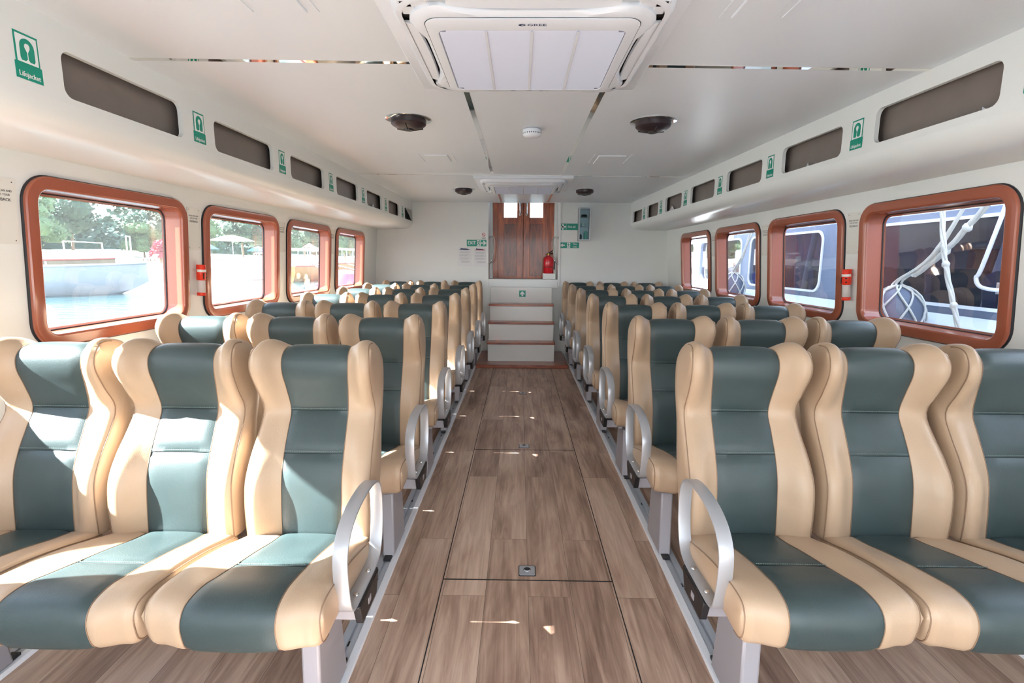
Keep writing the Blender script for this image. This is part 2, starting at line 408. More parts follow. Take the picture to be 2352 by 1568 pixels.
# ------------------------------------------------------------------ overhead lockers
OPL = [(1.995+.948*k, 2.68+.948*k) for k in range(7)]
def project_open(y, side):   # openings follow the locker face as it draws in
    return y
def make_locker(side):
    name = 'left' if side < 0 else 'right'
    fx = XL if side < 0 else XR
    root = thing('overhead_locker', 'long white overhead locker with oblong openings above the %s windows' % name, 'locker', (0, 0, 1.85), 0, 'overhead lockers')
    cx = -.05
    # true y of each opening on the tapering face, keeping its bearing from the stern
    ops = []
    base = [(1.995, 2.675), (2.946, 3.63), (3.90, 4.555), (4.855, 5.495), (5.81, 6.43), (6.752, 7.345), (7.685, 8.30)] if side < 0 else \
           [(2.062, 2.753), (3.02, 3.68), (3.975, 4.63), (4.91, 5.586), (5.88, 6.53), (6.855, 7.44), (7.742, 8.358)]
    for a, b in [(base[0][0]-.97*2, base[0][1]-.97*2), (base[0][0]-.97, base[0][1]-.97)]+base:
        t = []
        for y in (a, b):
            yy = y
            for _ in range(6):
                yy = y*(boxX(side, yy)-cx)/(side*1.74-cx)
            t.append(yy)
        ops.append((t[0], t[1], (boxX(side, t[0])-cx)/(side*1.74-cx)))
    holes = []
    for a, b, s in ops:
        zt, zb = 1.42+.75*s, 1.42+.585*s
        r = .035
        holes.append(rrect(a, b, zb, zt, r, 5))
    off = lambda y, z, d=0: (boxX(side, y)-side*d, y, z-1.85)
    vs, fs = plate_with_holes([(Y0, 1.985), (Y1, 1.955), (Y1, ZC), (Y0, ZC)], holes)
    mb = MB(); mb.add([off(y, z) for y, z in vs], fs)
    for h in holes:
        mb.loft([[off(y, z) for y, z in h], [off(y, z, -.022) for y, z in h]])
    mb.build('face_panel', 'wall', root, smooth=0)
    # soffit: rolls from the face round to the window wall
    loops = []
    for k in range(25):
        y = Y0+(Y1-Y0)*k/24; x0 = boxX(side, y); zf = 1.985-.03*k/24; xw = fx(1.86)
        l = []
        for j in range(9):
            t = R(90*j/8); l.append((x0+side*.13*(1-math.cos(t)), y, zf-(zf-1.865)*math.sin(t)-1.85))
        l.append((x0+side*.3, y, 1.855-1.85)); l.append((xw+side*.02, y, 1.858-1.85))
        loops.append(l)
    MB().loft(loops, close=False).build('soffit', 'wall', root, smooth=50)
    # dark lined compartment behind the openings
    ins = []
    for y in (Y0, Y1):
        x0 = boxX(side, y)+side*.0225; x1 = boxX(side, y)+side*.055
        ins.append([(x0, y, 2.20-1.85), (x1, y, 2.20-1.85), (x1, y, 1.93-1.85), (x0, y, 1.93-1.85)])
    mb = MB(); mb.loft(ins, close=False, cap0=True, cap1=True)
    for (a, b, s), (a2, b2, s2) in zip(ops[:-1], ops[1:]):
        ym = (b+a2)/2; x0 = boxX(side, ym)+side*.0225
        mb.box(min(x0, x0+side*.03), max(x0, x0+side*.03), ym-.008, ym+.008, .08, .35)
    mb.build('compartment_lining', 'liner', root, smooth=0)
    return ops
OPS_L = make_locker(-1); OPS_R = make_locker(1)

# ------------------------------------------------------------------ signs on the lockers
ORD = ['first', 'second', 'third', 'fourth', 'fifth', 'sixth', 'seventh']
def lifejacket_sign(fr, label, group):
    """fr origin at the sign's middle; 95 x 160 mm"""
    t = thing('lifejacket_sign', label, 'sign', fr.o, 0, group)
    f = Fr((0, 0, 0), fr.u, fr.v)
    mb = MB(); f.rect(mb, -.043, .043, -.028, .074, .0002, .001, 0); f.rect(mb, -.048, .048, -.074, -.022, .0004, .0014, 0); mb.build('green_sticker', 'green', t, 0)
    mb = MB(); f.rect(mb, -.037, .037, -.020, .067, .001, .0018, 0); mb.build('white_field', 'signwhite', t, 0)
    arch = [(-.026, -.006), (-.022, -.014), (-.008, -.014), (-.003, -.008), (.003, -.008), (.008, -.014), (.022, -.014), (.026, -.006), (.026, .030)]
    arch += [(.026*math.cos(R(a)), .030+.028*math.sin(R(a))) for a in range(20, 180, 20)]+[(-.026, .030)]
    mb = MB(); f.slab(mb, arch, .0018, .0024, 0); mb.build('jacket_symbol', 'green', t, 0)
    mb = MB(); drop = [(.0012, -.014), (.0012, .014), (.009, .028), (.009, .036), (.005, .042), (-.005, .042), (-.009, .036), (-.009, .028), (-.0012, .014), (-.0012, -.014)]
    f.slab(mb, drop, .0024, .0029, 0); mb.build('collar_symbol', 'signwhite', t, 0)
    mb = MB(); f.text(mb, 'Lifejacket', .0235, 0, -.058, .0019, 0, .86, .0006); mb.build('lettering', 'signwhite', t, 0)
    return t
def face_frame(side, y, z):
    x = boxX(side, y); d = Vector((boxX(side, y+.1)-boxX(side, y), .1, 0)).normalized()
    return Fr((x-side*.0005, y, z), d*(1 if side < 0 else -1), (0, 0, 1))
for side, ops, nm in ((-1, OPS_L, 'left'), (1, OPS_R, 'right')):
    for k in range(7):
        s = ops[k+2][2]
        a = ops[k+1][1]; b = ops[k+2][0]
        y = b-.135*s if side < 0 else a+.13*s
        if side > 0 and k == 0: y = ops[2][0]-.14
        elif side > 0: y = ops[k+2][0]-.125*s
        lifejacket_sign(face_frame(side, y, 1.42+.671*s), 'green lifejacket sign on the %s locker, %s from the near end' % (nm, ORD[k]), 'lifejacket signs')
# film bags poking out of some openings
def bag(side, k, f0, w, h, label, seed):
    a, b, s = (OPS_L if side < 0 else OPS_R)[k+2]
    y = a+(b-a)*f0; z = 1.42+.585*s
    r = random.Random(seed); mb = MB(); loops = []
    n = 14
    for i in range(5):
        t = i/4; l = []
        for j in range(n):
            q = 2*PI*j/n; rr = (1-t**1.6)*(1+r.uniform(-.22, .22))+.04
            l.append((side*(.036+.014*math.sin(q)*rr), w*.5*math.cos(q)*rr, h*t*(1+r.uniform(-.15, .15))))
        loops.append(l)
    mb.loft(loops, 0, True, True)
    o = mb.build('plastic_bag', 'bag', None, 25); o.location = (boxX(side, y), y, max(z, 1.931)-.03 if False else 1.932)
    tag(o, label, 'bag', 'film bags in the lockers')
bag(1, 0, .17, .26, .085, 'crumpled clear film bag inside the nearest right locker opening', 3)
bag(1, 1, .60, .13, .085, 'small film bag in the second right locker opening', 4)
bag(1, 3, .12, .14, .085, 'bluish film bag in the fourth right locker opening', 5)
bag(1, 4, .75, .34, .09, 'white film bag slumped in the fifth right locker opening', 6)
bag(-1, 4, .60, .12, .10, 'peaked film bag in the fifth left locker opening', 8)
bag(-1, 6, .85, .25, .085, 'pale bag in the last left locker opening', 9)

# ------------------------------------------------------------------ passenger seats
def prof_normal(P, i):
    a = P[max(0, i-1)]; b = P[min(len(P)-1, i+1)]; t = (b-a)
    n = Vector((0, t.z, -t.y)) if False else Vector((0, -t.z, t.y)); n.normalize(); return n   # left of travel direction

def make_pad(root, part, panel, Cp, Pp, hwl, pwl, i_from, i_to, seams, nsub=4, sign=1, stitch=True, bulge=.006, pipe=.6):
    """skin between a side profile Cp and a middle profile Pp (y,z lists walking over the front face), widths per control point"""
    Cs = cat_spline([(0, y, z) for y, z in Cp], nsub); Ps = cat_spline([(0, y, z) for y, z in Pp], nsub)
    hws = [v.x for v in cat_spline([(h, 0, 0) for h in hwl], nsub)]; pws = [v.x for v in cat_spline([(p, 0, 0) for p in pwl], nsub)]
    N = len(Cs); kb = 6; kw = 10; cols = list(range(-(kb+kw), kb+kw+1))
    def sm(t): t = max(0, min(1, t)); return t*t*(3-2*t)
    grid = []
    seam_idx = [s*nsub for s in seams]; lo, hi = i_from*nsub, i_to*nsub
    for i in range(N):
        row = []
        nc = prof_normal(Cs, i)*sign; npn = prof_normal(Ps, i)*sign
        for k in cols:
            ak = abs(k); sg = 1 if k >= 0 else -1
            if ak <= kb:
                x = pws[i]*ak/kb; w = 0; t = 0
            else:
                t = (ak-kb)/kw; x = pws[i]+(hws[i]-pws[i])*t; w = sm(t/.72)
            p = Ps[i]*(1-w)+Cs[i]*w; nn = (npn*(1-w)+nc*w)
            off = 0
            if t > .8: off -= .012*((t-.8)/.2)**2
            if ak == kb: off -= .0035
            if ak < kb:
                off += bulge*math.cos(PI/2*ak/kb)**.5
            if lo <= i <= hi and ak <= kb:
                if i in seam_idx and ak < kb: off -= .007+bulge*(math.cos(PI/2*ak/kb)**.5)*.6
                elif min(abs(i-s) for s in seam_idx) == 1 and ak < kb: off -= .0015
            q = p+nn*off
            row.append(Vector((x*sg, q.y, q.z)))
        grid.append(row)
    W = len(cols)
    def gi(i, c): return i*W+c
    allv = [v for r_ in grid for v in r_]
    fa, fb = [], []
    for i in range(N-1):
        for c in range(W-1):
            k0, k1 = cols[c], cols[c+1]
            f = (gi(i, c), gi(i, c+1), gi(i+1, c+1), gi(i+1, c))
            (fb if (max(abs(k0), abs(k1)) <= kb and lo <= i < hi) else fa).append(f)
    mb = MB(); mb.add(allv, fa)
    # side cheeks
    for c, sg in ((0, -1), (W-1, 1)):
        h = N//2; strips = []
        for i in range(h+1):
            p = grid[i][c]; q = grid[N-1-i][c]; l = []
            for j in range(5):
                t = j/4; m_ = p.lerp(q, t); m_.x += sg*.010*math.sin(PI*t); l.append(m_)
            strips.append(l)
        mb.loft(strips, close=False)
    # bottom closing strip
    mb.add(grid[0]+grid[-1], [(i, i+1, W+i+1, W+i) for i in range(W-1)])
    body = mb.build(part, 'cream', root, 48)
    pn = MB().add(allv, fb); pobj = pn.build(panel, 'teal', body, 40)
    # drop loose verts of both meshes
    for ob in (body, pobj):
        bm = bmesh.new(); bm.from_mesh(ob.data)
        bmesh.ops.delete(bm, geom=[v for v in bm.verts if not v.link_faces], context='VERTS'); bm.to_mesh(ob.data); bm.free()
    # piping along both outer seams, over the visible part
    mb = MB()
    for c in (0, W-1):
        path = [grid[i][c] for i in range(0, int(N*pipe))]
        MB().tube(path, .0022, 5).build('piping', 'creamseam', body, 60)
    if stitch:
        mb = MB()
        for s in seam_idx:
            if not (lo <= s <= hi): continue
            nn = prof_normal(Ps, s)*sign
            t = (Ps[min(s+1, N-1)]-Ps[s]).normalized()
            x = -pws[s]*.97
            while x < pws[s]*.95:
                b0 = Ps[s]+t*.007*(1)+nn*(bulge*.55)
                mb.box(x, x+.0042, b0.y-.0009, b0.y+.0009, b0.z-.0008, b0.z+.0008); x += .0066
        mb.build('stitching', 'stitch', body, 0)
        for s in seam_idx:
            if lo <= s <= hi:
                c0 = cols.index(-kb)
                MB().tube([grid[s][c0+j]+prof_normal(Ps, s)*sign*.0006 for j in range(2*kb+1)], .0013, 5).build('cross_seam', 'tealseam', body, 60)
        for k in (-kb, kb):
            c0 = cols.index(k)
            MB().tube([grid[i][c0]+prof_normal(Ps, i)*sign*.001 for i in range(lo, hi+1)], .0014, 5).build('edge_seam', 'creamseam', body, 60)
    return body

CB = [(.477, .44), (.475, .55), (.488, .647), (.533, .727), (.591, .80), (.630, .868), (.592, .945), (.556, 1.025), (.566, 1.085), (.612, 1.122), (.675, 1.124), (.742, 1.097), (.776, 1.03), (.772, .922), (.731, .798), (.692, .667), (.65, .565), (.62, .44)]
PB = [(.512, .44), (.520, .55), (.534, .647), (.566, .727), (.606, .80), (.640, .865), (.628, .945), (.612, 1.01), (.616, 1.060), (.645, 1.092), (.69, 1.099), (.735, 1.08), (.755, 1.02), (.755, .922), (.72, .798), (.685, .667), (.645, .565), (.62, .44)]
HB = [.218, .219, .218, .215, .210, .206, .207, .211, .209, .200, .196, .200, .208, .208, .208, .212, .214, .214]
WB = [.108, .108, .108, .108, .107, .106, .113, .119, .120, .118, .114, .11, .11, .11, .11, .11, .11, .11]
CC = [(.50, .452), (.43, .472), (.33, .502), (.22, .528), (.14, .540), (.07, .547), (.015, .538), (-.008, .503), (-.006, .455), (.008, .418), (.045, .400), (.14, .402), (.30, .388), (.46, .368), (.50, .362)]
PC = [(.50, .448), (.43, .462), (.33, .488), (.22, .513), (.14, .530), (.07, .543), (.005, .535), (-.022, .500), (-.020, .452), (-.004, .414), (.04, .396), (.14, .398), (.30, .386), (.46, .366), (.50, .360)]
HC = [.222, .226, .229, .231, .232, .232, .230, .228, .227, .226, .225, .224, .222, .22, .22]
WC = [.106, .106, .107, .108, .112, .117, .121, .122, .122, .122, .12, .12, .12, .12, .12]

def make_seat():
    t = thing('passenger_seat', None, 'seat')
    b = make_pad(t, 'backrest', 'backrest_panel', CB, PB, HB, WB, 0, 11, [3, 5], 4, sign=1)
    c = make_pad(t, 'seat_cushion', 'cushion_panel', CC, PC, HC, WC, 0, 11, [3], 4, sign=-1, pipe=.74)
    # moulded shell on the back of the backrest and recline hinge under it
    return t
seat0 = make_seat()

def make_frame(sx):
    """beam, legs and aisle armrest of one row of three seats; x measured from the cabin centre line (right bank), mirrored for the left"""
    t = thing('bench_support', None, 'seat support')
    X = lambda x: sx*x
    def bx(mb, x0, x1, *a): return mb.box(min(X(x0), X(x1)), max(X(x0), X(x1)), *a)
    mb = MB(); bx(mb, .53, 1.97, .215, .265, .335, .385); bx(mb, .57, 1.97, .40, .44, .325, .365)
    for xs in (.60, .95, 1.08, 1.43, 1.56, 1.91):
        bx(mb, xs, xs+.03, .17, .47, .340, .362)
    mb.build('crossbeam', 'frame', t, 35, .004)
    for xl in (.632, 1.80):
        m2 = MB(); w = .056
        lo = [(X(xl), .155, .022), (X(xl+w), .155, .022), (X(xl+w), .385, .022), (X(xl), .385, .022)]
        hi = [(X(xl), .165, .336), (X(xl+w), .165, .336), (X(xl+w), .345, .336), (X(xl), .345, .336)]
        m2.loft([lo, hi], 0, True, True); leg = m2.build('leg', 'frame', t, 35, .008)
        m3 = MB(); bx(m3, xl+.012, xl+w-.012, .12, .42, .018, .03); m3.build('foot_clamp', 'black', leg, 0)
    # armrest loop
    P = [(.165, .420), (.128, .436), (.110, .49), (.101, .57), (.110, .625), (.150, .668), (.215, .694), (.29, .704), (.37, .702), (.43, .684), (.458, .64), (.463, .57), (.452, .50), (.425, .444), (.375, .420), (.27, .418)]
    path = cat_spline([(0, y, z) for y, z in P], 4, True); loops = []
    L = len(path)
    for i, p in enumerate(path):
        tt = (path[(i+1) % L]-path[i-1]).normalized(); nn = Vector((0, -tt.z, tt.y))
        sec = rrect(-.0215, .0215, -.0038, .0038, .0032, 2)
        loops.append([(X(.534)+a, p.y+nn.y*b, p.z+nn.z*b) for a, b in sec])
    arm = MB().loft(loops, wrap=True).build('armrest', 'alu', t, 40)
    mb = MB()
    for y in (.215, .335): mb.lathe([(0, .4265), (.006, .426), (.009, .423), (.009, .421)][::-1], (X(.532), y, 0), 12)
    mb.build('rivet', 'chrome', arm, 60)
    mb = MB(); bx(mb, .508, .516, .165, .365, .408, .416)
    lo = [(X(.506), .19, .345), (X(.528), .19, .345), (X(.528), .335, .345), (X(.506), .335, .345)]
    hi = [(X(.506), .168, .410), (X(.528), .168, .410), (X(.528), .365, .410), (X(.506), .365, .410)]
    mb.loft([lo, hi], 0, True, True); bx(mb, .506, .556, .17, .30, .4085, .4145)
    br = mb.build('armrest_bracket', 'black', t, 35, .002)
    mb = MB(); bx(mb, .5045, .506, .245, .270, .368, .388); mb.build('bracket_plate', 'frame', br, 0)
    return t
frameR = make_frame(1); frameL = make_frame(-1)

ROWS = ['front', 'second', 'third', 'fourth', 'fifth', 'sixth', 'rearmost']
first = {'s': True, 1: True, -1: True}
for side, nm, y0, pitch, xs in ((1, 'right', 1.22, .905, (.778, 1.262, 1.746)), (-1, 'left', 1.18, .90, (-.785, -1.270, -1.755))):
    for r in range(7):
        y = y0+pitch*r
        lab = 'grey metal legs and loop armrest of the %s seat row, %s of aisle' % (ROWS[r], nm)
        base = frameR if side > 0 else frameL
        if first[side]:
            base.location = (0, y, 0); base['label'] = lab; base['group'] = 'seat frames'; first[side] = False
        else: dup(base, (0, y, 0), 0, lab, 'seat supports')
        for k, x in enumerate(xs):
            pos = ('aisle', 'middle', 'window')[k]
            lab = 'cream and dark green %s seat in the %s row, %s of the aisle' % (pos, ROWS[r], nm)
            if first['s']:
                seat0.location = (x, y, 0); seat0['label'] = lab; seat0['group'] = 'passenger seats'; first['s'] = False
            else: dup(seat0, (x, y, 0), 0, lab, 'passenger seats')

# ------------------------------------------------------------------ floor fittings
for nm, x0, s in (('left', -.618, -1), ('right', .627, 1), ('left window side', -1.795, -1), ('right window side', 1.795, 1)):
    t = thing('seat_rail', {'left': 'grey slotted floor rail with white edge, left of the aisle', 'right': 'grey slotted floor rail with white edge, right of the aisle',
              'left window side': 'floor rail with white edge under the left window seats', 'right window side': 'floor rail with white edge under the right window seats'}[nm], 'floor rail', (x0, 3, 0), 0, 'seat rails')
    ya, yb = Y0+.05-3, 7.70-3
    X = lambda v: s*v
    def bx(mb, a, b, z0, z1): return mb.box(min(X(a), X(b)), max(X(a), X(b)), ya, yb, z0, z1)
    mb = MB(); bx(mb, 0, .024, 0, .020); mb.build('edge_strip', 'whiteedge', t, 0)
    mb = MB(); bx(mb, .0245, .046, 0, .017); bx(mb, .046, .058, 0, .008); bx(mb, .058, .084, 0, .017); mb.build('track', 'alurail', t, 0)
    mb = MB()
    for k in range(24): mb.box(X(.052)-.004, X(.052)+.004, ya+.2+.38*k-.012, ya+.2+.38*k+.012, .008, .0095)
    mb.build('bolt_holes', 'dark', t, 0)
mb = MB()
for x in (-.380, .379): mb.box(x-.0022, x+.0022, Y0, 6.66, 0, .0012)
for y in (2.10, 3.695): mb.box(-.380, .379, y-.0028, y+.0028, 0, .0014)
struct(mb.build('trim_4', 'seam', smooth=0))
for k, (y, w) in enumerate(((2.17, 'nearest'), (3.775, 'second'), (5.355, 'farthest'))):
    t = thing('flush_ring_pull', '%s square chrome ring pull set in the aisle floor hatch' % w, 'ring pull', (-.002, y, 0), 0, 'floor ring pulls')
    ring = lambda h, r, z: [(a, b, z) for a, b in rrect(-h, h, -h, h, r, 3)]
    MB().loft([ring(.040, .008, .0004), ring(.040, .008, .0022)], 0, False, True).build('gasket', 'rubber', t, 0)
    MB().loft([ring(.036, .006, .002), ring(.036, .006, .0035), ring(.034, .005, .004)], 0, False, True).build('plate', 'alu', t, 0)
    MB().lathe([(0, .0052), (.016, .0052), (.017, .004)][::-1], (0, .006, 0), 20).build('finger_recess', 'dark', t, 40)
    a = [(.0135*math.cos(R(q)), .004+.0135*math.sin(R(q)), .0055) for q in range(200, 341, 10)]
    MB().tube(a, .0028, 6).build('ring', 'alu', t, 60)
    mb = MB()
    for sx in (-1, 1):
        for sy in (-1, 1): mb.lathe([(.003, .004), (.003, .0046), (0, .0048)], (sx*.028, sy*.028, 0), 8)
    mb.build('screw', 'frame', t, 60)

# ------------------------------------------------------------------ stairs up to the bow door
t = thing('staircase', 'white staircase with varnished wooden treads rising to the door', 'stairs', (-.02, 6.65, 0))
TW = .465
treads = [(6.90, .300, .24), (7.11, .552, .24), (7.31, .790, .27)]
mb = MB()
mb.box(-TW+.01, TW-.01, .265, 1.09, .04, .272)
mb.box(-TW+.012, TW-.012, .475, 1.09, .27, .524)
mb.box(-TW+.014, TW-.014, .68, 1.09, .52, .762)
mb.box(-TW+.015, TW-.015, .93, 1.09, .76, 1.018)
mb.build('riser_body', 'wall', t, 0, .002)
for y, z, d in treads:
    mb = MB(); mb.box(-TW, TW, y-6.65, y-6.65+d, z-.026, z); mb.build('tread', 'teakx', t, 0, .004)
mb = MB(); mb.box(-.60, .62, -.005, 1.05, 0, .042); mb.build('base_platform', 'teakx', t, 0, .005)
f = Fr((-.004, 7.578, .925), (1, 0, 0), (0, 0, 1))
t = thing('arrow_sign', 'small square green sign with white upward arrow on the top riser', 'sign', f.o)
f.o = Vector((0, 0, 0))
mb = MB(); f.rect(mb, -.048, .048, -.046, .046, .0002, .0015); mb.build('green_plate', 'green', t, 0)
mb = MB(); f.slab(mb, [(-.012, -.038), (.012, -.038), (.012, -.012), (.034, -.012), (.030, .004), (0, .038), (-.030, .004), (-.034, -.012), (-.012, -.012)], .0015, .0022); mb.build('arrow_symbol', 'signwhite', t, 0)

# ------------------------------------------------------------------ double door
root = bpy.data.objects.new('door_1', None); C.objects.link(root); root['kind'] = 'structure'; root.location = (0, DY, LZ)
def door_leaf(sx):
    X = lambda v: sx*v+.006
    def bx(mb, a, b, y0, y1, z0, z1): return mb.box(min(X(a), X(b)), max(X(a), X(b)), y0, y1, z0, z1)
    mb = MB()
    z2 = ZC-LZ+.10
    bx(mb, .0015, .100, 0, .04, 0, z2); bx(mb, .302, .3965, 0, .04, 0, z2)
    bx(mb, .10, .302, 0, .04, 0, .035); bx(mb, .10, .302, 0, .04, .835, .935); bx(mb, .10, .302, 0, .04, z2-.005, z2+.04)
    leaf = mb.build('door_leaf', 'teak', root, 0, .003)
    mb = MB(); bx(mb, .10, .302, .012, .03, .035, .835); mb.build('door_panel', 'teakp', leaf, 0)
    mb = MB(); bx(mb, .10, .302, .018, .022, .935, z2); mb.build('door_pane', 'glass', leaf, 0)
    h = MB(); xh = X(.052)
    h.tube([(xh, 0, .98), (xh, -.035, .985), (xh, -.045, 1.0), (xh, -.045, 1.12), (xh, -.035, 1.145), (xh, 0, 1.15)], .011, 8)
    for z in (.98, 1.15): h.lathe([(.020, 0), (.020, -.006), (.012, -.009)], (xh, 0, z), 14, axis='y')
    h.build('door_handle', 'chrome', leaf, 50)
door_leaf(-1); door_leaf(1)
MB().box(-.01, .02, .041, .05, 0, ZC-LZ+.1).build('leaf_gap_backing', 'dark', root, 0)  # dark strip added behind the leaf gap, painting its shade line
mb = MB(); mb.box(-.50, .51, .042, .06, -.01, .01); mb.box(-.505, -.37, .041, .06, 0, ZC-LZ+.11); mb.box(.38, .515, .041, .06, 0, ZC-LZ+.11); mb.box(-.505, -.3915, -.005, .05, 0, ZC-LZ+.11); mb.box(.4035, .515, -.005, .05, 0, ZC-LZ+.11)
mb.build('door_frame', 'teak', root, 0, .003)

# handrails in the opening
for sx, x in ((-1, OX0), (1, OX1)):
    a = -sx
    pts = cat_spline([(x, 7.80, 1.745), (x+a*.045, 7.78, 1.755), (x+a*.078, 7.75, 1.73), (x+a*.082, 7.73, 1.66), (x+a*.062, 7.70, 1.45), (x+a*.05, 7.69, 1.40), (x+a*.02, 7.72, 1.37), (x, 7.74, 1.362)], 5)
    pts = [Vector(p)-Vector((x, 7.76, 1.36)) for p in pts]
    o = thing('grab_rail', 'bent stainless grab rail on the %s side of the doorway' % ('left' if sx < 0 else 'right'), 'handrail', (x, 7.76, 1.36), 0, 'doorway grab rails')
    MB().tube(pts, .011, 8).build('rail_tube', 'chrome', o, 60)
    mb = MB()
    for p in (pts[0], pts[-1]): mb.lathe([(.024, 0), (.024, a*.006), (.012, a*.008)], tuple(p), 14, axis='x')
    mb.build('wall_flange', 'chrome', o, 60)

# fire extinguisher on its white block
mb = MB(); mb.box(-.095, .095, -.07, .07, 0, .085)
o = mb.build('pedestal_block', 'wall', None, 0, .006); o.location = (.405, 7.93, LZ); tag(o, 'white block under the red fire extinguisher on the landing', 'block')
t = thing('fire_extinguisher', 'red fire extinguisher standing on the landing at right of the door', 'fire extinguisher', (.395, 7.93, LZ+.085))
MB().lathe([(.07, 0), (.076, .006), (.076, .20), (.068, .232), (.045, .252), (.022, .262), (.022, .275)], n=28).build('cylinder_body', 'red', t, 50)
MB().lathe([(.0765, .09), (.0770, .091), (.0770, .098), (.0765, .099)], n=28).build('strap', 'black', t, 50)
mb = MB(); mb.lathe([(.018, .27), (.020, .275), (.020, .30), (.010, .305)], n=12); mb.tube([(.0, 0, .29), (-.03, 0, .30)], .007, 6); mb.build('valve', 'brass', t, 50)
mb = MB(); mb.tube([(.0, 0, .30), (.03, 0, .325), (.065, 0, .35)], .008, 6); mb.tube([(0, 0, .295), (.05, 0, .30), (.07, .0, .29)], .006, 6); mb.build('squeeze_handle', 'black', t, 50)
mb = MB(); mb.tube(cat_spline([(.01, -.01, .285), (.05, -.02, .31), (.082, -.02, .27), (.088, -.01, .18), (.086, 0, .06)], 5), .008, 8); mb.build('hose', 'black', t, 60)

# ------------------------------------------------------------------ bulkhead signs
def bsign(name, label, cat, x0, x1, z0, z1, th=.004):
    cx, cz = (x0+x1)/2, (z0+z1)/2
    t = thing(name, label, cat, (cx, Y1-.0005, cz)); f = Fr((0, 0, 0), (1, 0, 0), (0, 0, 1)); return t, f, (x1-x0)/2, (z1-z0)/2
def runner(f, mb, cx, cz, s, z, flip=1, mi=0):
    F = lambda pts: [(cx+flip*a*s, cz+b*s) for a, b in pts]
    f.slab(mb, F([(.10+.09*math.cos(R(a)), .38+.09*math.sin(R(a))) for a in range(0, 360, 30)]), z, z+.0006, mi)
    f.slab(mb, F([(-.10, -.05), (.08, -.02), (.16, .26), (-.02, .28)]), z, z+.0006, mi)
    f.slab(mb, F([(-.10, -.05), (.06, -.05), (.20, -.18), (.12, -.44), (.02, -.42), (.08, -.20)]), z, z+.0006, mi)
    f.slab(mb, F([(-.10, -.05), (.02, -.06), (-.12, -.28), (-.32, -.30), (-.32, -.20), (-.18, -.19)]), z, z+.0006, mi)
    f.slab(mb, F([(.10, .26), (.15, .18), (.34, .10), (.36, .18), (.22, .24)]), z, z+.0006, mi)
    f.slab(mb, F([(-.02, .28), (-.04, .20), (-.22, .16), (-.26, .02), (-.32, .04), (-.28, .24)]), z, z+.0006, mi)

t, f, w, h = bsign('exit_sign', 'green EXIT sign with running figure and arrow left of the doorway', 'sign', -.838, -.540, 1.612, 1.708)
mb = MB(); f.rect(mb, -w, w, -h, h, 0, .003); mb.build('green_plate', 'green', t, 0)
mb = MB(); f.text(mb, 'EXIT', .072, -.074, 0, .0035, 0, .82, .0014)
f.rect(mb, .005, .058, -h+.004, h-.004, .003, .0036)
f.slab(mb, [(.062, -.008), (.108, -.008), (.092, -.034), (.108, -.034), (.142, 0), (.108, .034), (.092, .034), (.108, .008), (.062, .008)], .0036, .0042); mb.build('white_symbols', 'signwhite', t, 0)
mb = MB(); runner(f, mb, .031, 0, .088, .0040); mb.build('figure_symbol', 'green', t, 0)

t, f, w, h = bsign('fire_exit_sign', 'green Fire exit sign with left arrow beneath the cabinet', 'sign', .534, .831, 1.594, 1.678)
mb = MB(); f.rect(mb, -w, w, -h, h, 0, .003); mb.build('green_plate', 'green', t, 0)
mb = MB(); f.text(mb, 'Fire', .036, .087, .018, .0035, 0, 1, .0010); f.text(mb, 'exit', .036, .087, -.021, .0035, 0, 1, .0010)
f.rect(mb, -.030, .018, -h+.006, h-.006, .003, .0036)
f.slab(mb, [(-.060, -.008), (-.096, -.008), (-.090, -.022), (-.104, -.022), (-.130, 0), (-.104, .022), (-.090, .022), (-.096, .008), (-.060, .008)], .003, .0036); mb.build('white_symbols', 'signwhite', t, 0)
mb = MB(); runner(f, mb, -.006, 0, .070, .0040, -1); mb.build('figure_symbol', 'green', t, 0)

t, f, w, h = bsign('first_aid_sign', 'green First aid sign with white cross beside the cabinet', 'sign', .536, .806, 1.856, 1.950)
mb = MB(); f.rect(mb, -w, w, -h, h, 0, .003); mb.build('green_plate', 'green', t, 0)
mb = MB(); f.rect(mb, -.128, -.042, -.011, .011, .003, .0036); f.rect(mb, -.096, -.074, -.042, .042, .003, .0036); f.rect(mb, -.036, -.0335, -h, h, .003, .0036)
f.text(mb, 'First aid', .040, .044, 0, .0036, 0, .86, .0009); mb.build('white_symbols', 'signwhite', t, 0)

t, f, w, h = bsign('no_smoking_sign', 'small white no smoking sign above the EXIT sign', 'sign', -.634, -.540, 1.716, 1.812)
mb = MB(); f.rect(mb, -w, w, -h, h, 0, .002); mb.build('white_plate', 'signwhite', t, 0)
mb = MB()
ro = [(.027*math.cos(R(a)), .016+.027*math.sin(R(a))) for a in range(0, 360, 15)]; ri = [(.021*math.cos(R(a)), .016+.021*math.sin(R(a))) for a in range(0, 360, 15)]
mb.loft([[f.p(a, b, .0022) for a, b in ro], [f.p(a, b, .0028) for a, b in ro], [f.p(a, b, .0028) for a, b in ri], [f.p(a, b, .0022) for a, b in ri]], wrap=True)
f.slab(mb, [(-.018, .032), (-.014, .036), (.018, .0), (.014, -.004)], .0029, .0034); mb.build('prohibition_ring', 'inkred', t, 0)
mb = MB(); f.rect(mb, -.016, .012, .012, .018, .0022, .0026); f.rect(mb, -.034, .034, -.030, -.026, .0022, .0026); f.rect(mb, -.026, .026, -.038, -.034, .0022, .0026); mb.build('printed_lines', 'ink', t, 0)

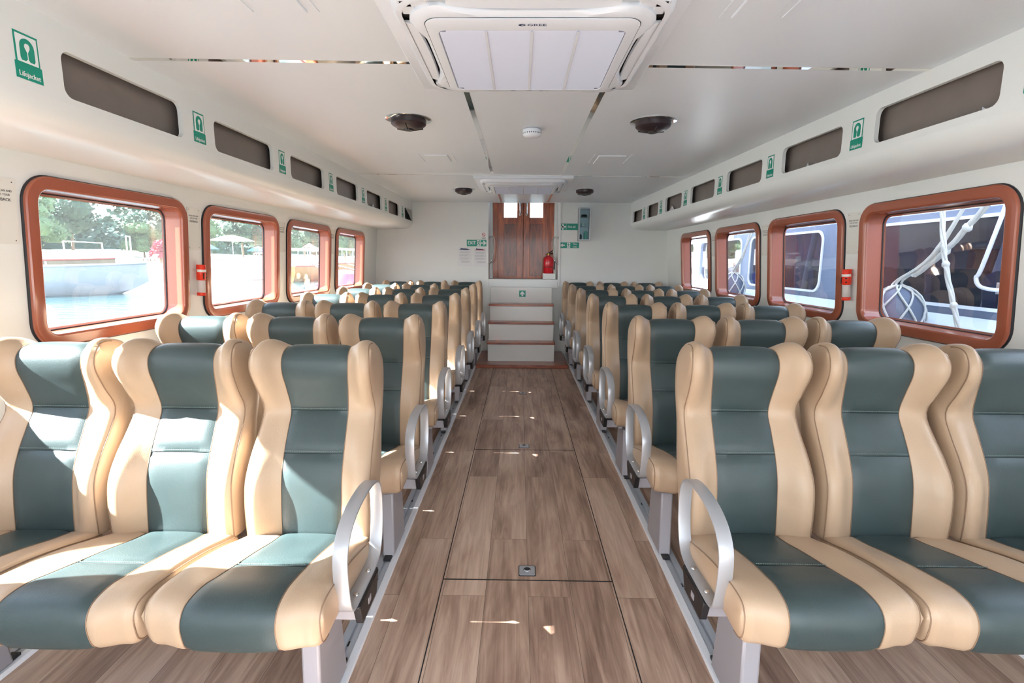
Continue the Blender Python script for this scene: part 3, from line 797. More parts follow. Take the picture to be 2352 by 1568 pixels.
for k, (x0, x1, z1, hull) in enumerate(((-.980, -.765, 1.600, 'inkblue'), (-.737, -.545, 1.590, 'inkred'))):
    t, f, w, h = bsign('deck_plan_sheet', ('white deck plan sheet with dark blue ship drawing' if k == 0 else 'white deck plan sheet with red and blue ship drawing')+' beneath the EXIT sign', 'poster', x0, x1, 1.315, z1)  # printed paper sheets on the bulkhead, not sign plates
    t['group'] = 'deck plan sheets'
    mb = MB(); f.rect(mb, -w, w, -h, h, 0, .002); mb.build('paper_sheet', 'paper', t, 0)
    mb = MB(); f.slab(mb, [(-.075, .100), (.065, .100), (.082, .112), (-.078, .108)], .002, .0026); mb.build('ship_hull_drawing', hull, t, 0)
    mb = MB(); f.slab(mb, [(-.06, .110), (.058, .110), (.04, .120), (-.045, .124), (-.05, .132), (-.056, .132)], .002, .0026); mb.build('ship_deck_drawing', 'inkblue', t, 0)
    mb = MB()
    for q in range(4):
        z = .066-.046*q; wd = (.072, .078, .074, .05)[q]
        for a, b, c, d in ((-wd, wd, z+.012, z+.0135), (-wd, wd, z-.0135, z-.012), (-wd, -wd+.0015, z-.012, z+.012)): f.rect(mb, a, b, c, d, .002, .0025)
        f.slab(mb, [(wd, z+.012), (wd+.016, z), (wd, z-.012), (wd+.001, z-.010), (wd+.013, z), (wd+.001, z+.010)], .002, .0025)
        for j in range(10): f.rect(mb, -wd+.01+j*.0125, -wd+.018+j*.0125, z+.003, z+.008, .002, .0025); f.rect(mb, -wd+.01+j*.0125, -wd+.018+j*.0125, z-.008, z-.003, .002, .0025)
    mb.build('printed_lines', 'inklight', t, 0)

# first aid cabinet
t = thing('first_aid_cabinet', 'tall narrow glass fronted metal cabinet on the bow wall right of door', 'cabinet', (.888, Y1, 1.70))
W2, H2, D2 = .083, .47, .13
mb = MB(); mb.box(-W2, W2, -.006, 0, 0, H2); mb.box(-W2, -W2+.006, -D2, 0, 0, H2); mb.box(W2-.006, W2, -D2, 0, 0, H2); mb.box(-W2, W2, -D2, 0, 0, .006); mb.box(-W2, W2, -D2, 0, H2-.006, H2)
for z in (.20, .33): mb.box(-W2+.006, W2-.006, -D2+.02, 0, z, z+.004)
mb.build('cabinet_body', 'alu', t, 0)
dr = MB()
dr.box(-W2, W2, -D2-.014, -D2, 0, .016); dr.box(-W2, W2, -D2-.014, -D2, H2-.016, H2); dr.box(-W2, -W2+.014, -D2-.014, -D2, .016, H2-.016); dr.box(W2-.014, W2, -D2-.014, -D2, .016, H2-.016)
d = dr.build('cabinet_door', 'alu', t, 0, .002)
MB().box(-W2+.014, W2-.014, -D2-.008, -D2-.004, .016, H2-.016).build('cabinet_pane', 'cabglass', d, 0)
for nm, lb, (x, z), (a, b, c), m_ in (('medicine_bottle', 'dark capped bottle on the lowest shelf in the first aid cabinet', (-.045, .006), (.018, .018, .09), 'black'),
            ('dressing_pack', 'pale green dressing pack standing in the bottom of the cabinet', (.028, .006), (.024, .02, .14), 'cabgreen'),
            ('gauze_roll', 'white gauze roll on the middle cabinet shelf', (-.01, .204), (.03, .02, .05), 'signwhite'),
            ('tape_box', 'dark blue tape box on the top cabinet shelf', (.0, .334), (.04, .02, .045), 'ink')):
    if m_ == 'cabgreen': M['cabgreen'] = mat('pale_green_packaging', (130, 200, 180), .5)
    mb = MB(); ring = lambda q, zz: [(u, v, zz) for u, v in rrect(-a*q, a*q, -b*q, b*q, min(a, b)*.5*q, 4)]
    mb.loft([ring(.94, 0), ring(1, .004), ring(1, c*.78), ring(.9, c*.86), ring(.5, c*.9), ring(.5, c)], 0, True, True)
    o = mb.build(nm, m_, None, 40); o.location = (.888+x, Y1-.06, 1.70+z); tag(o, lb, 'medical supply')

# ------------------------------------------------------------------ feedback plates and torches between the windows
def wall_frame(side, y, z):
    fx = XL if side < 0 else XR
    up = Vector((fx(z+.1)-fx(z), 0, .1)).normalized()
    return Fr((fx(z), y, z), (0, 1 if side < 0 else -1, 0), up)
def feedback_plate(side, y, label):
    fr = wall_frame(side, y, 1.605); t = thing('feedback_plate', label, 'notice', fr.o, 0, 'feedback notices'); f = Fr((0, 0, 0), fr.u, fr.v)
    mb = MB(); f.slab(mb, rrect(-.066, .066, -.135, .135, .006, 2), 0, .003); mb.build('white_plate', 'acrylic', t, 0)
    mb = MB(); f.text(mb, 'PLEASE SCAN AND', .0125, 0, .082, .0034, 0, .9, .0003); f.text(mb, 'GIVE US YOUR', .0125, 0, .066, .0034, 0, .95, .0003); f.text(mb, 'FEEDBACK', .0175, 0, .046, .0034, 0, 1, .0005)
    mb.build('lettering', 'ink', t, 0)
    mb = MB()
    for a, b in ((-.05, .12), (.05, .12), (-.05, -.12), (.05, -.12)): mb.add([f.p(a+.003*math.cos(R(q)), b+.003*math.sin(R(q)), .0036) for q in range(0, 360, 45)], [tuple(range(8))])
    mb.build('screw', 'ink', t, 0)
def torch(side, y, label):
    fr = wall_frame(side, y, 1.17); t = thing('emergency_torch', label, 'torch', fr.o, 0, 'emergency torches'); f = Fr((0, 0, 0), fr.u, fr.v)
    c0 = f.p(0, 0, .036); up = f.v
    def cyl(nm, m_, z0, z1, r, bev=.003):
        loops = []
        for z, rr in ((z0, r-bev), (z0+bev, r), (z1-bev, r), (z1, r-bev)):
            loops.append([c0+up*z+f.u*rr*math.cos(2*PI*j/20)+f.n*rr*math.sin(2*PI*j/20) for j in range(20)])
        MB().loft(loops, 0, True, True).build(nm, m_, t, 50)
    cyl('end_cap', 'torch', 0, .022, .027); cyl('clear_barrel', 'clear', .020, .105, .025); cyl('torch_head', 'torch', .103, .205, .028)
    mb = MB(); f.rect(mb, -.040, .040, .158, .174, .0, .003)
    lo = []
    for z in (.158, .174): lo.append([f.p(.030*math.cos(R(a)), z, .036+.030*math.sin(R(a))) for a in range(-20, 201, 20)])
    mb.loft(lo, close=False); mb.build('clip_band', 'acrylic', t, 50)
    mb = MB(); f.rect(mb, -.018, -.010, .112, .152, .06, .0645); f.rect(mb, .022, .028, .118, .126, .05, .0585); f.rect(mb, .022, .028, .143, .151, .05, .0585); mb.build('black_marks', 'black', t, 0)
gl = [(WL[k][1]+WL[k+1][0])/2 for k in range(6)]; gr = [(WR[k][1]+WR[k+1][0])/2 for k in range(6)]
for k, w in ((2, 'left of the nearest left window'), (3, 'between the first and second left windows'), (4, 'between the second and third left windows'), (5, 'between the third and fourth left windows')):
    feedback_plate(-1, gl[k], 'white feedback notice plate '+w)
for k, w in ((3, 'between the first and second right windows'), (4, 'between the second and third right windows'), (5, 'between the third and fourth right windows')):
    feedback_plate(1, gr[k], 'white feedback notice plate '+w)
torch(-1, gl[3]+.01, 'orange red emergency torch clipped between the first and second left windows')
torch(1, gr[3], 'orange red emergency torch clipped between the first and second right windows')

# ------------------------------------------------------------------ air conditioners
def make_ac(y, label):
    t = thing('air_conditioner', label, 'air conditioner', (-.015, y, ZC), 0, 'ceiling air conditioners')
    ring = lambda h, r, z, n=8: [(a, b, z) for a, b in rrect(-h, h, -h, h, r, n)]
    MB().loft([ring(.505, .01, 0), ring(.505, .01, -.018), ring(.500, .01, -.022)], 0, False, True).build('ceiling_panel', 'ac', t, 30)
    MB().loft([ring(.455, .12, -.020), ring(.452, .12, -.040), ring(.440, .115, -.052), ring(.424, .11, -.052)], 0, False, False).build('outer_rim', 'ac', t, 40)
    MB().loft([ring(.44, .115, -.030)], 0, True).build('air_slot', 'dark', t, 0)
    # body: rounded square with waisted sides that clear the louvres
    def waist(h, z, d=.035, r=.12, n=8):
        pts = []
        for a, b in rrect(-h, h, -h, h, r, n):
            pts.append((a, b))
        out = []
        L = len(pts)
        for i in range(L):
            p, q = pts[i], pts[(i+1) % L]; seg = 10 if math.hypot(p[0]-q[0], p[1]-q[1]) > .1 else 1
            for k in range(seg):
                x = p[0]+(q[0]-p[0])*k/seg; y_ = p[1]+(q[1]-p[1])*k/seg
                if seg > 1:
                    s = math.sin(PI*k/seg)
                    s = min(1, s*1.6)
                    if abs(abs(x)-h) < 1e-4: x -= math.copysign(d*s, x)
                    else: y_ -= math.copysign(d*s, y_)
                out.append((x, y_, z))
        return out
    MB().loft([waist(.405, -.030), waist(.405, -.056), waist(.392, -.068), waist(.36, -.070)], 0, False, True).build('body', 'ac', t, 40)
    # corner bridges
    for sx in (-1, 1):
        for sy in (-1, 1):
            mb = MB(); c = Vector((sx*.375, sy*.375, 0))
            mb.box(c.x-.05, c.x+.05, min(c.y, c.y+sy*.045), max(c.y, c.y+sy*.045), -.050, -.022)
            mb.box(min(c.x, c.x+sx*.045), max(c.x, c.x+sx*.045), c.y-.05, c.y+.05, -.050, -.022)
            mb.build('corner_bridge', 'ac', t, 0, .006)

    for k in range(4):
        m_ = Matrix.Rotation(k*PI/2, 4, 'Z'); mb = MB(); loops = []
        for j in range(9):
            x = -.27+.54*j/8; bow = .012*(1-(2*j/8-1)**2)
            sec = [(.392-bow, -.044), (.394-bow, -.056), (.428, -.048), (.428, -.041)]
            loops.append([m_ @ Vector((x, a, b)) for a, b in sec])
        mb.loft(loops, 0, True, True).build('air_louvre', 'ac', t, 40)
    g = .318
    gr0 = lambda o, z: [(a, b, z) for a, b in rrect(-g+o, g-o, -.272+o, .334-o, .03, 8)]
    MB().loft([ring(.352, .05, -.0695), ring(.352, .05, -.0725), ring(.349, .05, -.074), gr0(0, -.0745), gr0(.003, -.068)], 0, False, False).build('grille_surround', 'ac', t, 30)
    MB().loft([ring(.3545, .052, -.0704)], 0, True).build('shadow_gap', 'dark', t, 0)
    MB().loft([gr0(0, -.0712)], 0, True).build('filter_screen', 'acback', t, 0)
    gr_ = MB(); n = 46
    for k in range(n):
        y_ = -.262+.585*k/(n-1); e = .006+(y_ > .303 or y_ < -.25)*.022
        gr_.add([(-g+e, y_-.0042, -.0715), (g-e, y_-.0042, -.0715), (g-e, y_+.0005, -.0765), (-g+e, y_+.0005, -.0765), (-g+e, y_+.003, -.0715), (g-e, y_+.003, -.0715)], [(0, 1, 2, 3), (3, 2, 5, 4)])
    for x in (-.155, 0, .155): gr_.box(x-.004, x+.004, -.268, .330, -.0769, -.0740)
    gr_.build('grille_slats', 'acgrille', t, 0)
    for x in (-.155, 0, .155): MB().box(x-.0045, x+.0045, -.268, .330, -.0776, -.0765).build('grille_rib', 'ac', t, 0)
    f = Fr((0, 0, 0), (1, 0, 0), (0, -1, 0))
    mb = MB()
    f.text(mb, 'GREE', .022, .015, .312, .0749, 0, 1.25, .0004); 
    ro = [(-.034+.012*math.cos(R(a)), .312+.008*math.sin(R(a))) for a in range(0, 360, 20)]
    ri = [(-.031+.006*math.cos(R(a)), .312+.004*math.sin(R(a))) for a in range(0, 360, 20)]
    mb.loft([[f.p(a, b, .0749) for a, b in ro], [f.p(a, b, .0749) for a, b in ri]])
    mb.add([f.p(a, b, .0750) for a, b in ((-.036, .312), (-.022, .314), (-.022, .310))], [(0, 1, 2)])
    mb.build('logo', 'inkblue', t, 0)
    mb = MB()
    for x, w in ((-.07, .018), (0, .024), (.055, .012), (.085, .012)): mb.box(x-w/2, x+w/2, .338, .344, -.0753, -.074)
    mb.build('indicator_strip', 'inklight', t, 0)
    return t
make_ac(2.125, 'large white cassette air conditioner on the ceiling nearest the camera')
make_ac(5.85, 'far white cassette air conditioner on the ceiling in front of door')

# round ceiling vents
k = 0
for x, y, w in ((-.726, 3.245, 'near left'), (.752, 3.285, 'near right'), (-.727, 6.335, 'far left'), (.724, 6.355, 'far right')):
    t = thing('round_ceiling_vent', 'dark round dome vent with chrome rim on the ceiling, %s of the four' % w, 'vent', (x, y, ZC), 0, 'round ceiling vents')
    MB().lathe([(.138, 0), (.138, -.003), (.120, -.008), (.100, -.009)], n=40).build('chrome_rim', 'chrome', t, 50)
    MB().lathe([(.106, -.004), (.104, -.030), (.098, -.036), (.075, -.050), (.045, -.058), (0, -.060)], n=40).build('dome', 'vent', t, 40)
    mb = MB(); mb.lathe([(.030, -.0585), (.026, -.066), (0, -.067)], n=20)
    for q in (30, 150, 270): 
        a = R(q); mb.tube([(.02*math.cos(a), .02*math.sin(a), -.062), (.09*math.cos(a), .09*math.sin(a), -.046)], .004, 5)
    mb.build('centre_knob', 'black', t, 50)
t = thing('smoke_detector', 'small white smoke detector on the ceiling between the near vents', 'smoke detector', (.023, 3.47, ZC))
MB().lathe([(.052, 0), (.052, -.006)], n=28).build('base_ring', 'inklight', t, 40)
MB().lathe([(.058, -.006), (.060, -.010), (.060, -.036), (.052, -.046), (.030, -.052), (0, -.053)], n=28).build('detector_body', 'ac', t, 40)
mb = MB()
for q in range(0, 360, 12):
    a = R(q); c, s_ = math.cos(a), math.sin(a); r1 = .0604
    mb.add([(r1*math.cos(a+d), r1*math.sin(a+d), z) for d, z in ((-.04, -.034), (.04, -.034), (.04, -.026), (-.04, -.026))], [(0, 1, 2, 3)])
mb.build('air_slots', 'dark', t, 0)

# ================================================================== OUTSIDE
ZW = -.30
vs, fs = [], []
mb = MB(); mb.box(-160, -2.75, -60, 260, ZW-.02, ZW); o = mb.build('water', 'water', smooth=0); o['kind'] = 'structure'
mb = MB(); mb.box(-2.75, 60, -60, 260, ZW-.02, ZW); o = mb.build('water', 'water', smooth=0); o['kind'] = 'structure'
mb = MB(); loops = []
for k in range(30):
    y = -60+k*10; l = []
    for j, (x, z) in enumerate(((-36, -.5), (-40, .5), (-46, 1.5), (-56, 2.2), (-90, 3.0))):
        l.append((x+2*math.sin(y*.07+j)-max(0, (60-y))*.0, y, z+.25*math.sin(y*.11+j*2)))
    loops.append(l)
o = mb.loft(loops, close=False).build('beach', 'sand', smooth=60); o['kind'] = 'structure'

def make_tree(h, rad, seed, leafm, label, loc, flat=.8):
    r = random.Random(seed); t = thing('shore_tree', label, 'tree', loc, 0, 'trees along the shore')
    mb = MB(); mb.tube([(0, 0, -.6), (.1, .05, h*.25), (-.1, .1, h*.5), (.05, 0, h*.8)], [.18, .15, .11, .04], 7)
    for q in range(4):
        a = q*1.6+r.random(); mb.tube([(0, 0, h*.4), (rad*.3*math.cos(a), rad*.3*math.sin(a), h*.6), (rad*.55*math.cos(a), rad*.55*math.sin(a), h*.75)], [.09, .06, .02], 5)
    mb.build('trunk', 'bark', t, 60)
    mb = MB(); blobs = []
    for q in range(12):
        a = r.uniform(0, 2*PI); d = r.uniform(0, .62)*rad; z = h*r.uniform(.22, .80); blobs.append((d*math.cos(a), d*math.sin(a), z, rad*r.uniform(.34, .52)))
    for bx_, by_, bz_, br_ in blobs:
        for k in range(190):
            th = r.uniform(0, 2*PI); ph = math.acos(r.uniform(-.7, 1)); q = br_*r.uniform(.75, 1.08)
            c = Vector((bx_+q*math.sin(ph)*math.cos(th), by_+q*math.sin(ph)*math.sin(th), bz_+q*flat*math.cos(ph)))
            s = r.uniform(.10, .24)*max(1, h/7); u = Vector((r.uniform(-1, 1), r.uniform(-1, 1), r.uniform(-1, 1))).normalized(); v = u.orthogonal().normalized()
            mb.add([c-u*s, c+v*s*.7, c+u*s, c-v*s*.7], [(0, 1, 2, 3)])
        # inner mass
        n_ = 8; loops = []
        for a_ in range(1, 6):
            ph = PI*a_/6; loops.append([(bx_+br_*.8*math.sin(ph)*math.cos(2*PI*j/n_), by_+br_*.8*math.sin(ph)*math.sin(2*PI*j/n_), bz_+br_*.8*flat*math.cos(ph)) for j in range(n_)])
        mb.loft(loops, 0, True, True)
    mb.build('foliage', leafm, t, 0)
    return t
protoA = make_tree(7.0, 4.2, 1, 'leaf', 'broad pale green tree behind the beach at left of the nearest left window', (-50, 46, 1.6))
protoB = make_tree(8.0, 4.6, 2, 'leafd', 'tall darker green tree above the beach in the middle of the nearest left window', (-54, 62, 1.8))
tl = [(protoB, -48, 36, 1.4, .8, 'rounded dark tree at the left edge of the shore'), (protoA, -52, 54, 1.8, 1.0, 'light green tree left of the tallest shore tree'),
      (protoA, -46, 63, 1.5, .62, 'small bright green tree in front of the shore hedge'), (protoB, -50, 72, 1.8, .95, 'dark tree right of the tallest shore tree'),
      (protoA, -44, 71, 1.4, .85, 'light green tree at the right edge of the nearest left window'), (protoB, -44, 82, 1.4, 1.0, 'dark tree behind the white parasol'),
      (protoA, -42, 90, 1.4, 1.05, 'light green tree right of the white parasol'), (protoB, -42, 101, 1.4, 1.15, 'dark tree in the left of the third left window'),
      (protoA, -40, 112, 1.3, 1.1, 'light green tree in the third left window'), (protoB, -42, 124, 1.3, 1.2, 'dark tree in the fourth left window'),
      (protoA, -42, 140, 1.3, 1.3, 'light green tree at the far end of the shore'), (protoB, -58, 48, 2.0, 1.0, 'dark tree standing furthest back on the shore')]
for p, x, y, z, s, lb in tl: dup(p, (x, y, z), rnd.uniform(0, 6), lb, 'trees along the shore', (s, s, s))
# leafy hill behind the shore trees
r5 = random.Random(11); mb = MB(); loops = []
for j in range(6):
    l = []
    for k in range(50):
        y = -20+5*k; base = (0, 2.8, 4.6, 5.8, 6.6, 6.4)[j]
        l.append((-56-3.2*j+r5.uniform(-1, 1), y, 1.5+base*(1+.22*math.sin(y*.21)+.12*math.sin(y*.57))+r5.uniform(-.5, .5)*(j > 0)))
    loops.append(l)
mb.loft(loops, close=False)
for _ in range(9000):
    y = r5.uniform(0, 170); j = r5.uniform(.1, 5); base = 6.6*min(1, (j/4.2)**.6); c = Vector((-56-3.2*j+1.0, y, 1.5+base*(1+.22*math.sin(y*.21)+.12*math.sin(y*.57))+r5.uniform(-.5, 1.0)))
    q = r5.uniform(.25, .6); u = Vector((r5.uniform(-1, 1), r5.uniform(-1, 1), r5.uniform(-1, 1))).normalized(); v = u.orthogonal().normalized()
    mb.add([c-u*q, c+v*q*.7, c+u*q, c-v*q*.7], [(0, 1, 2, 3)])
o = mb.build('undergrowth', 'leafd', None, 0); tag(o, 'hazy green undergrowth covering the hill behind the shore trees', 'undergrowth', None, 'stuff')
# flowering bush
make_tree(2.0, 1.3, 5, 'leafp', 'pink flowering bush beside the thatched hut', (-42, 60, 1.3))

# thatched hut and beach furniture
def hut(x, y, z, label):
    t = thing('beach_hut', label, 'hut', (x, y, z), .3, 'beach huts')
    MB().lathe([(2.1, 2.0), (1.9, 2.15), (.2, 3.3), (0, 3.4)], n=12).build('roof', 'thatch', t, 40)
    for a in range(4):
        q = R(45+90*a); MB().tube([(1.3*math.cos(q), 1.3*math.sin(q), -.3), (1.3*math.cos(q), 1.3*math.sin(q), 2.2)], .06, 6).build('post', 'bark', t, 60)
    MB().box(-1.0, 1.0, -.8, .8, .1, .9).build('counter', 'canvas', t, 0)
hut(-40.5, 64, .9, 'thatched beach hut behind the pink bush')
hut(-39, 96, .8, 'thatched beach hut in the third left window')
def parasol(x, y, z, h, rad, m_, label):
    t = thing('beach_parasol', label, 'parasol', (x, y, z), 0, 'beach parasols')
    MB().tube([(0, 0, -.3), (0, 0, h)], .05, 8).build('pole', 'boatw', t, 60)
    MB().lathe([(rad, h-.75), (rad*.98, h-.70), (rad*.5, h-.28), (0, h)], n=8).build('canopy', m_, t, 0)
parasol(-37, 66.5, .2, 4.1, 2.7, 'canvas', 'large white parasol on the beach in the second left window')
parasol(-39, 64, .6, 2.6, 1.5, 'canvasb', 'blue parasol left of the white parasol')
parasol(-38, 75, .4, 2.7, 1.6, 'canvasb', 'blue parasol right of the white parasol')
def lounger(x, y, z, rz, label):
    t = thing('beach_lounger', label, 'lounger', (x, y, z), rz, 'beach loungers')
    MB().box(-.3, .3, -.9, .4, .3, .38).build('bed', 'canvas', t, 0)
    MB().loft([[(-.3, .4, .3), (.3, .4, .3), (.3, 1.0, .75), (-.3, 1.0, .75)], [(-.3, .4, .38), (.3, .4, .38), (.3, .95, .8), (-.3, .95, .8)]], 0, True, True).build('headrest', 'canvas', t, 0)
    for a, b in ((-.25, -.8), (.25, -.8), (-.25, .3), (.25, .3)): MB().box(a-.03, a+.03, b-.03, b+.03, 0, .3).build('leg', 'bark', t, 0)
for k, (x, y) in enumerate(((-41, 57), (-40, 68), (-38.5, 71), (-38, 80))): lounger(x, y, .95, k*.7, 'white beach lounger, %s along the beach from the near end' % ORD[k])
# swing frame / poles
def poleframe(x, y, z, w, h, label):
    t = thing('pole_frame', label, 'frame', (x, y, z), .2, 'pole frames')
    for a in (-w/2, w/2): MB().tube([(0, a, -.3), (0, a, h)], .06, 6).build('post', 'boatw', t, 60)
    MB().tube([(0, -w/2, h), (0, w/2, h)], .05, 6).build('crossbar', 'boatw', t, 60)
poleframe(-38, 50, .4, .7, 3.0, 'narrow white pole frame on the beach behind the boats')
poleframe(-39, 46, .5, 5.5, 2.2, 'long low white pole frame beside the narrow one')

def make_boat(L, B, H, hullm, stripem, label, loc, rz, keelm=None, cabin=None, outrig=True, rise=.45):
    """hull along +y, bow at +y; z=0 at the water"""
    t = thing('moored_boat', label, 'boat', loc, rz, 'moored boats'); n = 18; loops = []; rail = []; water = []
    for i in range(n+1):
        s = i/n; y = -L/2+L*s
        w = B/2*(1-max(0, (s-.45)/.55)**2.2)*(1-.35*max(0, (.15-s)/.15)**2)
        w = max(w, .02); hh = H+rise*max(0, (s-.55)/.45)**2; kz = -.25+ (hh*.55+.25)*max(0, (s-.84)/.16)**2
        loops.append([(-w, y, hh), (-w*.96, y, hh*.55), (-w*.72, y, .05+(kz if kz > 0 else 0)*.6), (0, y, kz), (w*.72, y, .05+(kz if kz > 0 else 0)*.6), (w*.96, y, hh*.55), (w, y, hh)])
        rail.append([(-w, y, hh), (w, y, hh)])
    MB().loft(loops, close=False, cap0=True).build('hull', hullm, t, 50)
    mb = MB()
    for sd in (0, 1): mb.tube([rail[i][sd] for i in range(n+1)], .05, 6)
    mb.build('gunwale', stripem, t, 60)
    mb = MB(); mb.loft([[(a[0][0]*.95, a[0][1], a[0][2]-.12), (a[1][0]*.95, a[1][1], a[1][2]-.12)] for a in rail], close=False); mb.build('deck', 'boatw', t, 0)
    if keelm:
        mb = MB()
        for q in ((2, 3), (3, 4)): mb.loft([[(l[q[0]][0]*1.02, l[q[0]][1]+.01, l[q[0]][2]+.02), (l[q[1]][0]*1.02, l[q[1]][1]+.01, l[q[1]][2]+.02*(q[1] != 3))] for l in loops[10:]], close=False)
        mb.build('bow_stripe', keelm, t, 50)
    if cabin:
        y0, y1, zc = cabin
        MB().loft([[(-B*.42, y0, zc), (B*.42, y0, zc), (B*.42, y1, zc), (-B*.42, y1, zc)], [(-B*.42, y0, zc+.06), (B*.42, y0, zc+.06), (B*.42, y1, zc+.06), (-B*.42, y1, zc+.06)], [(-B*.2, y0+.1, zc+.16), (B*.2, y0+.1, zc+.16), (B*.2, y1-.1, zc+.16), (-B*.2, y1-.1, zc+.16)]], 0, True, True).build('canopy', 'boatw', t, 30)
        for yy in (y0+.15, (y0+y1)/2, y1-.15):
            for sd in (-1, 1): MB().tube([(sd*B*.4, yy, H-.1), (sd*B*.4, yy, zc)], .03, 6).build('canopy_post', 'boatw', t, 60)
    if outrig:
        for sd in (-1, 1):
            MB().tube(cat_spline([(sd*B*1.7, -L*.42, .12), (sd*B*1.7, 0, .05), (sd*B*1.7, L*.38, .15), (sd*B*1.7, L*.46, .4)], 5), .07, 8).build('outrigger_float', 'boatw', t, 60)
        for yy in (-L*.25, L*.2):
            MB().tube(cat_spline([(-B*1.7, yy, .1), (-B*1.2, yy, .75), (0, yy, H+.05), (B*1.2, yy, .75), (B*1.7, yy, .1)], 5), .05, 8).build('outrigger_arm', 'boatw', t, 60)
    return t
make_boat(13, 1.9, 1.28, 'boath', 'boatg', 'white outrigger boat with blue bow moored nearest the left window', (-23.0, 20.6, ZW), -.80, 'boatb', None, False, .15)
make_boat(11, 1.8, 1.50, 'thatch', 'boatr', 'pale boat with red brown gunwale moored behind the white boat', (-29.5, 28.5, ZW), -.80, None, (-5.0, 1.0, 2.35), True, .12)
make_boat(8, 1.5, 1.0, 'boath', 'boatw', 'small white boat drawn up at the waterline in the second left window', (-31, 62, ZW), .7, None, (-1.5, 1.5, 2.2), True)
make_boat(7, 1.4, .9, 'boath', 'boatb', 'white boat with blue gunwale right of the parasol', (-30, 72, ZW), 1.0, None, None, True)
make_boat(12, 2.2, 1.15, 'boato', 'boatr', 'ochre boat with white deckhouse in the third left window', (-17, 42.5, ZW), .05, 'boatb', (-4, 2, 2.3), True, .3)
make_boat(12, 2.2, 1.25, 'boato', 'boatr', 'ochre outrigger boat in the fourth left window', (-18.5, 55, ZW), .0, None, (-4, 3, 2.6), True, .3)
make_boat(10, 2.4, 1.3, 'boatw', 'boatw', 'white fishing boat far off beyond the ochre boats', (-25, 66, ZW), .1, 'boatb', (-3, 3, 2.8), False)
# red covered bundle on a dinghy close by
t = make_boat(5, 1.5, .75, 'boatw', 'boatb', 'white dinghy carrying a red cover beside our bow', (-6.8, 19.5, ZW), .05, None, None, False, .2)
MB().lathe([(.75, .62), (.80, .9), (.66, 1.15), (.30, 1.28), (0, 1.3)], (0, .2, 0), 14).build('folded_cover', 'pinkc', t, 40)

# ------------------------------------------------------------------ neighbouring ferry on the right
root = thing('neighbouring_ferry', 'white ferry with dark tinted windows moored alongside, outside the right windows', 'ferry', (3.2, 4, ZW))
NX = 0
def npt(x, y, z): return (x, y-4, z-ZW)
wins = []
for a, b in ((-2.2, -.9), (-.6, .7), (1.0, 2.9), (3.12, 5.25), (5.62, 7.35), (7.65, 9.4), (9.7, 11.4), (11.7, 13.4), (13.7, 15.4), (15.7, 17.4), (17.7, 19.4), (19.7, 21.4)): wins.append((a, b))
holes = [rrect(a, b, 1.10, 1.745, .11, 6) for a, b in wins]
vs, fs = plate_with_holes([(-4, 1.03), (24, 1.03), (24, 2.05), (-4, 2.05)], holes)
mb = MB(); mb.add([npt(NX, y, z) for y, z in vs], fs)
for h in holes: mb.loft([[npt(NX, y, z) for y, z in h], [npt(NX+.05, y, z) for y, z in h]])
mb.build('cabin_side', 'deckblue', root, 0)
for (a, b), h in zip(wins, holes):
    mb = MB(); ring = [npt(NX+.045, y, z) for y, z in h]; mb.add(ring, [tuple(range(len(ring)))])
    w = mb.build('cabin_window', glass_mat('tinted_glass', (.42, .42, .58), .10, .10) if 'tint' not in M else M['tint'], root, 0)
    if 'tint' not in M: M['tint'] = w.data.materials[0]
    mb = MB(); o1 = rrect(a-.012, b+.012, 1.088, 1.757, .12, 6); o2 = rrect(a+.012, b-.012, 1.112, 1.733, .10, 6)
    mb.loft([[npt(NX-.001, y, z) for y, z in o1], [npt(NX-.016, y, z) for y, z in o1], [npt(NX-.016, y, z) for y, z in o2], [npt(NX-.001, y, z) for y, z in o2]]); mb.build('window_seal', 'whiteedge', w, 0)
mb = MB(); 
mb.loft([[npt(NX-.02, -4, 1.035), npt(NX-.02, 24, 1.035)], [npt(NX-.20, -4, .98), npt(NX-.20, 24, .98)], [npt(NX-.24, -4, .9), npt(NX-.24, 24, .9)], [npt(NX-.10, -4, -.3), npt(NX-.10, 24, -.3)]], close=False); mb.build('hull_side', 'boatw', root, 30)
mb = MB(); mb.box(-.06, 3.2, -8, 20, 2.05-ZW, 2.15-ZW); mb.build('cabin_roof', 'boatw', root, 0)
mb = MB(); mb.box(0, 3.2, -8, 20, .6-ZW, .64-ZW); mb.build('cabin_floor', 'floor', root, 0)
vs, fs = plate_with_holes([(-4, .6), (24, .6), (24, 2.05), (-4, 2.05)], [rrect(a, b, 1.20, 1.745, .11, 6) for a, b in (wins[8], wins[10])])
mb = MB(); mb.add([npt(3.1, y, z) for y, z in vs], fs); mb.build('far_side', 'lilac', root, 0)
# seats, and red blocks added to stand in for a red reflection
mb = MB()
for k in range(9):
    for xx in (.5, 1.05): mb.loft([[(xx-.2, -5.0+1.2*k+dy, z) for dy, z in ((0, .95), (.12, .95), (.2, 1.62), (.1, 1.66))], [(xx+.2, -5.0+1.2*k+dy, z) for dy, z in ((0, .95), (.12, .95), (.2, 1.62), (.1, 1.66))]], 0, True, True)
mb.build('cabin_seats', 'inkblue', root, 0)
mb = MB()
for k in range(4): mb.box(1.5, 1.7, .95+.17*k, 1.08+.17*k, 1.62, 1.86)
mb.box(1.45, 1.75, .9, 1.66, 1.56, 1.62); mb.build('red_reflection_blocks', 'pinkc', root, 0, .03)
for k, yy in enumerate((4.15, 6.9)): 
    MB().tube([npt(.6, yy+.2, .7), npt(.6, yy-.1, 2.05)], .04, 8).build('cabin_post', 'boatw', root, 60)

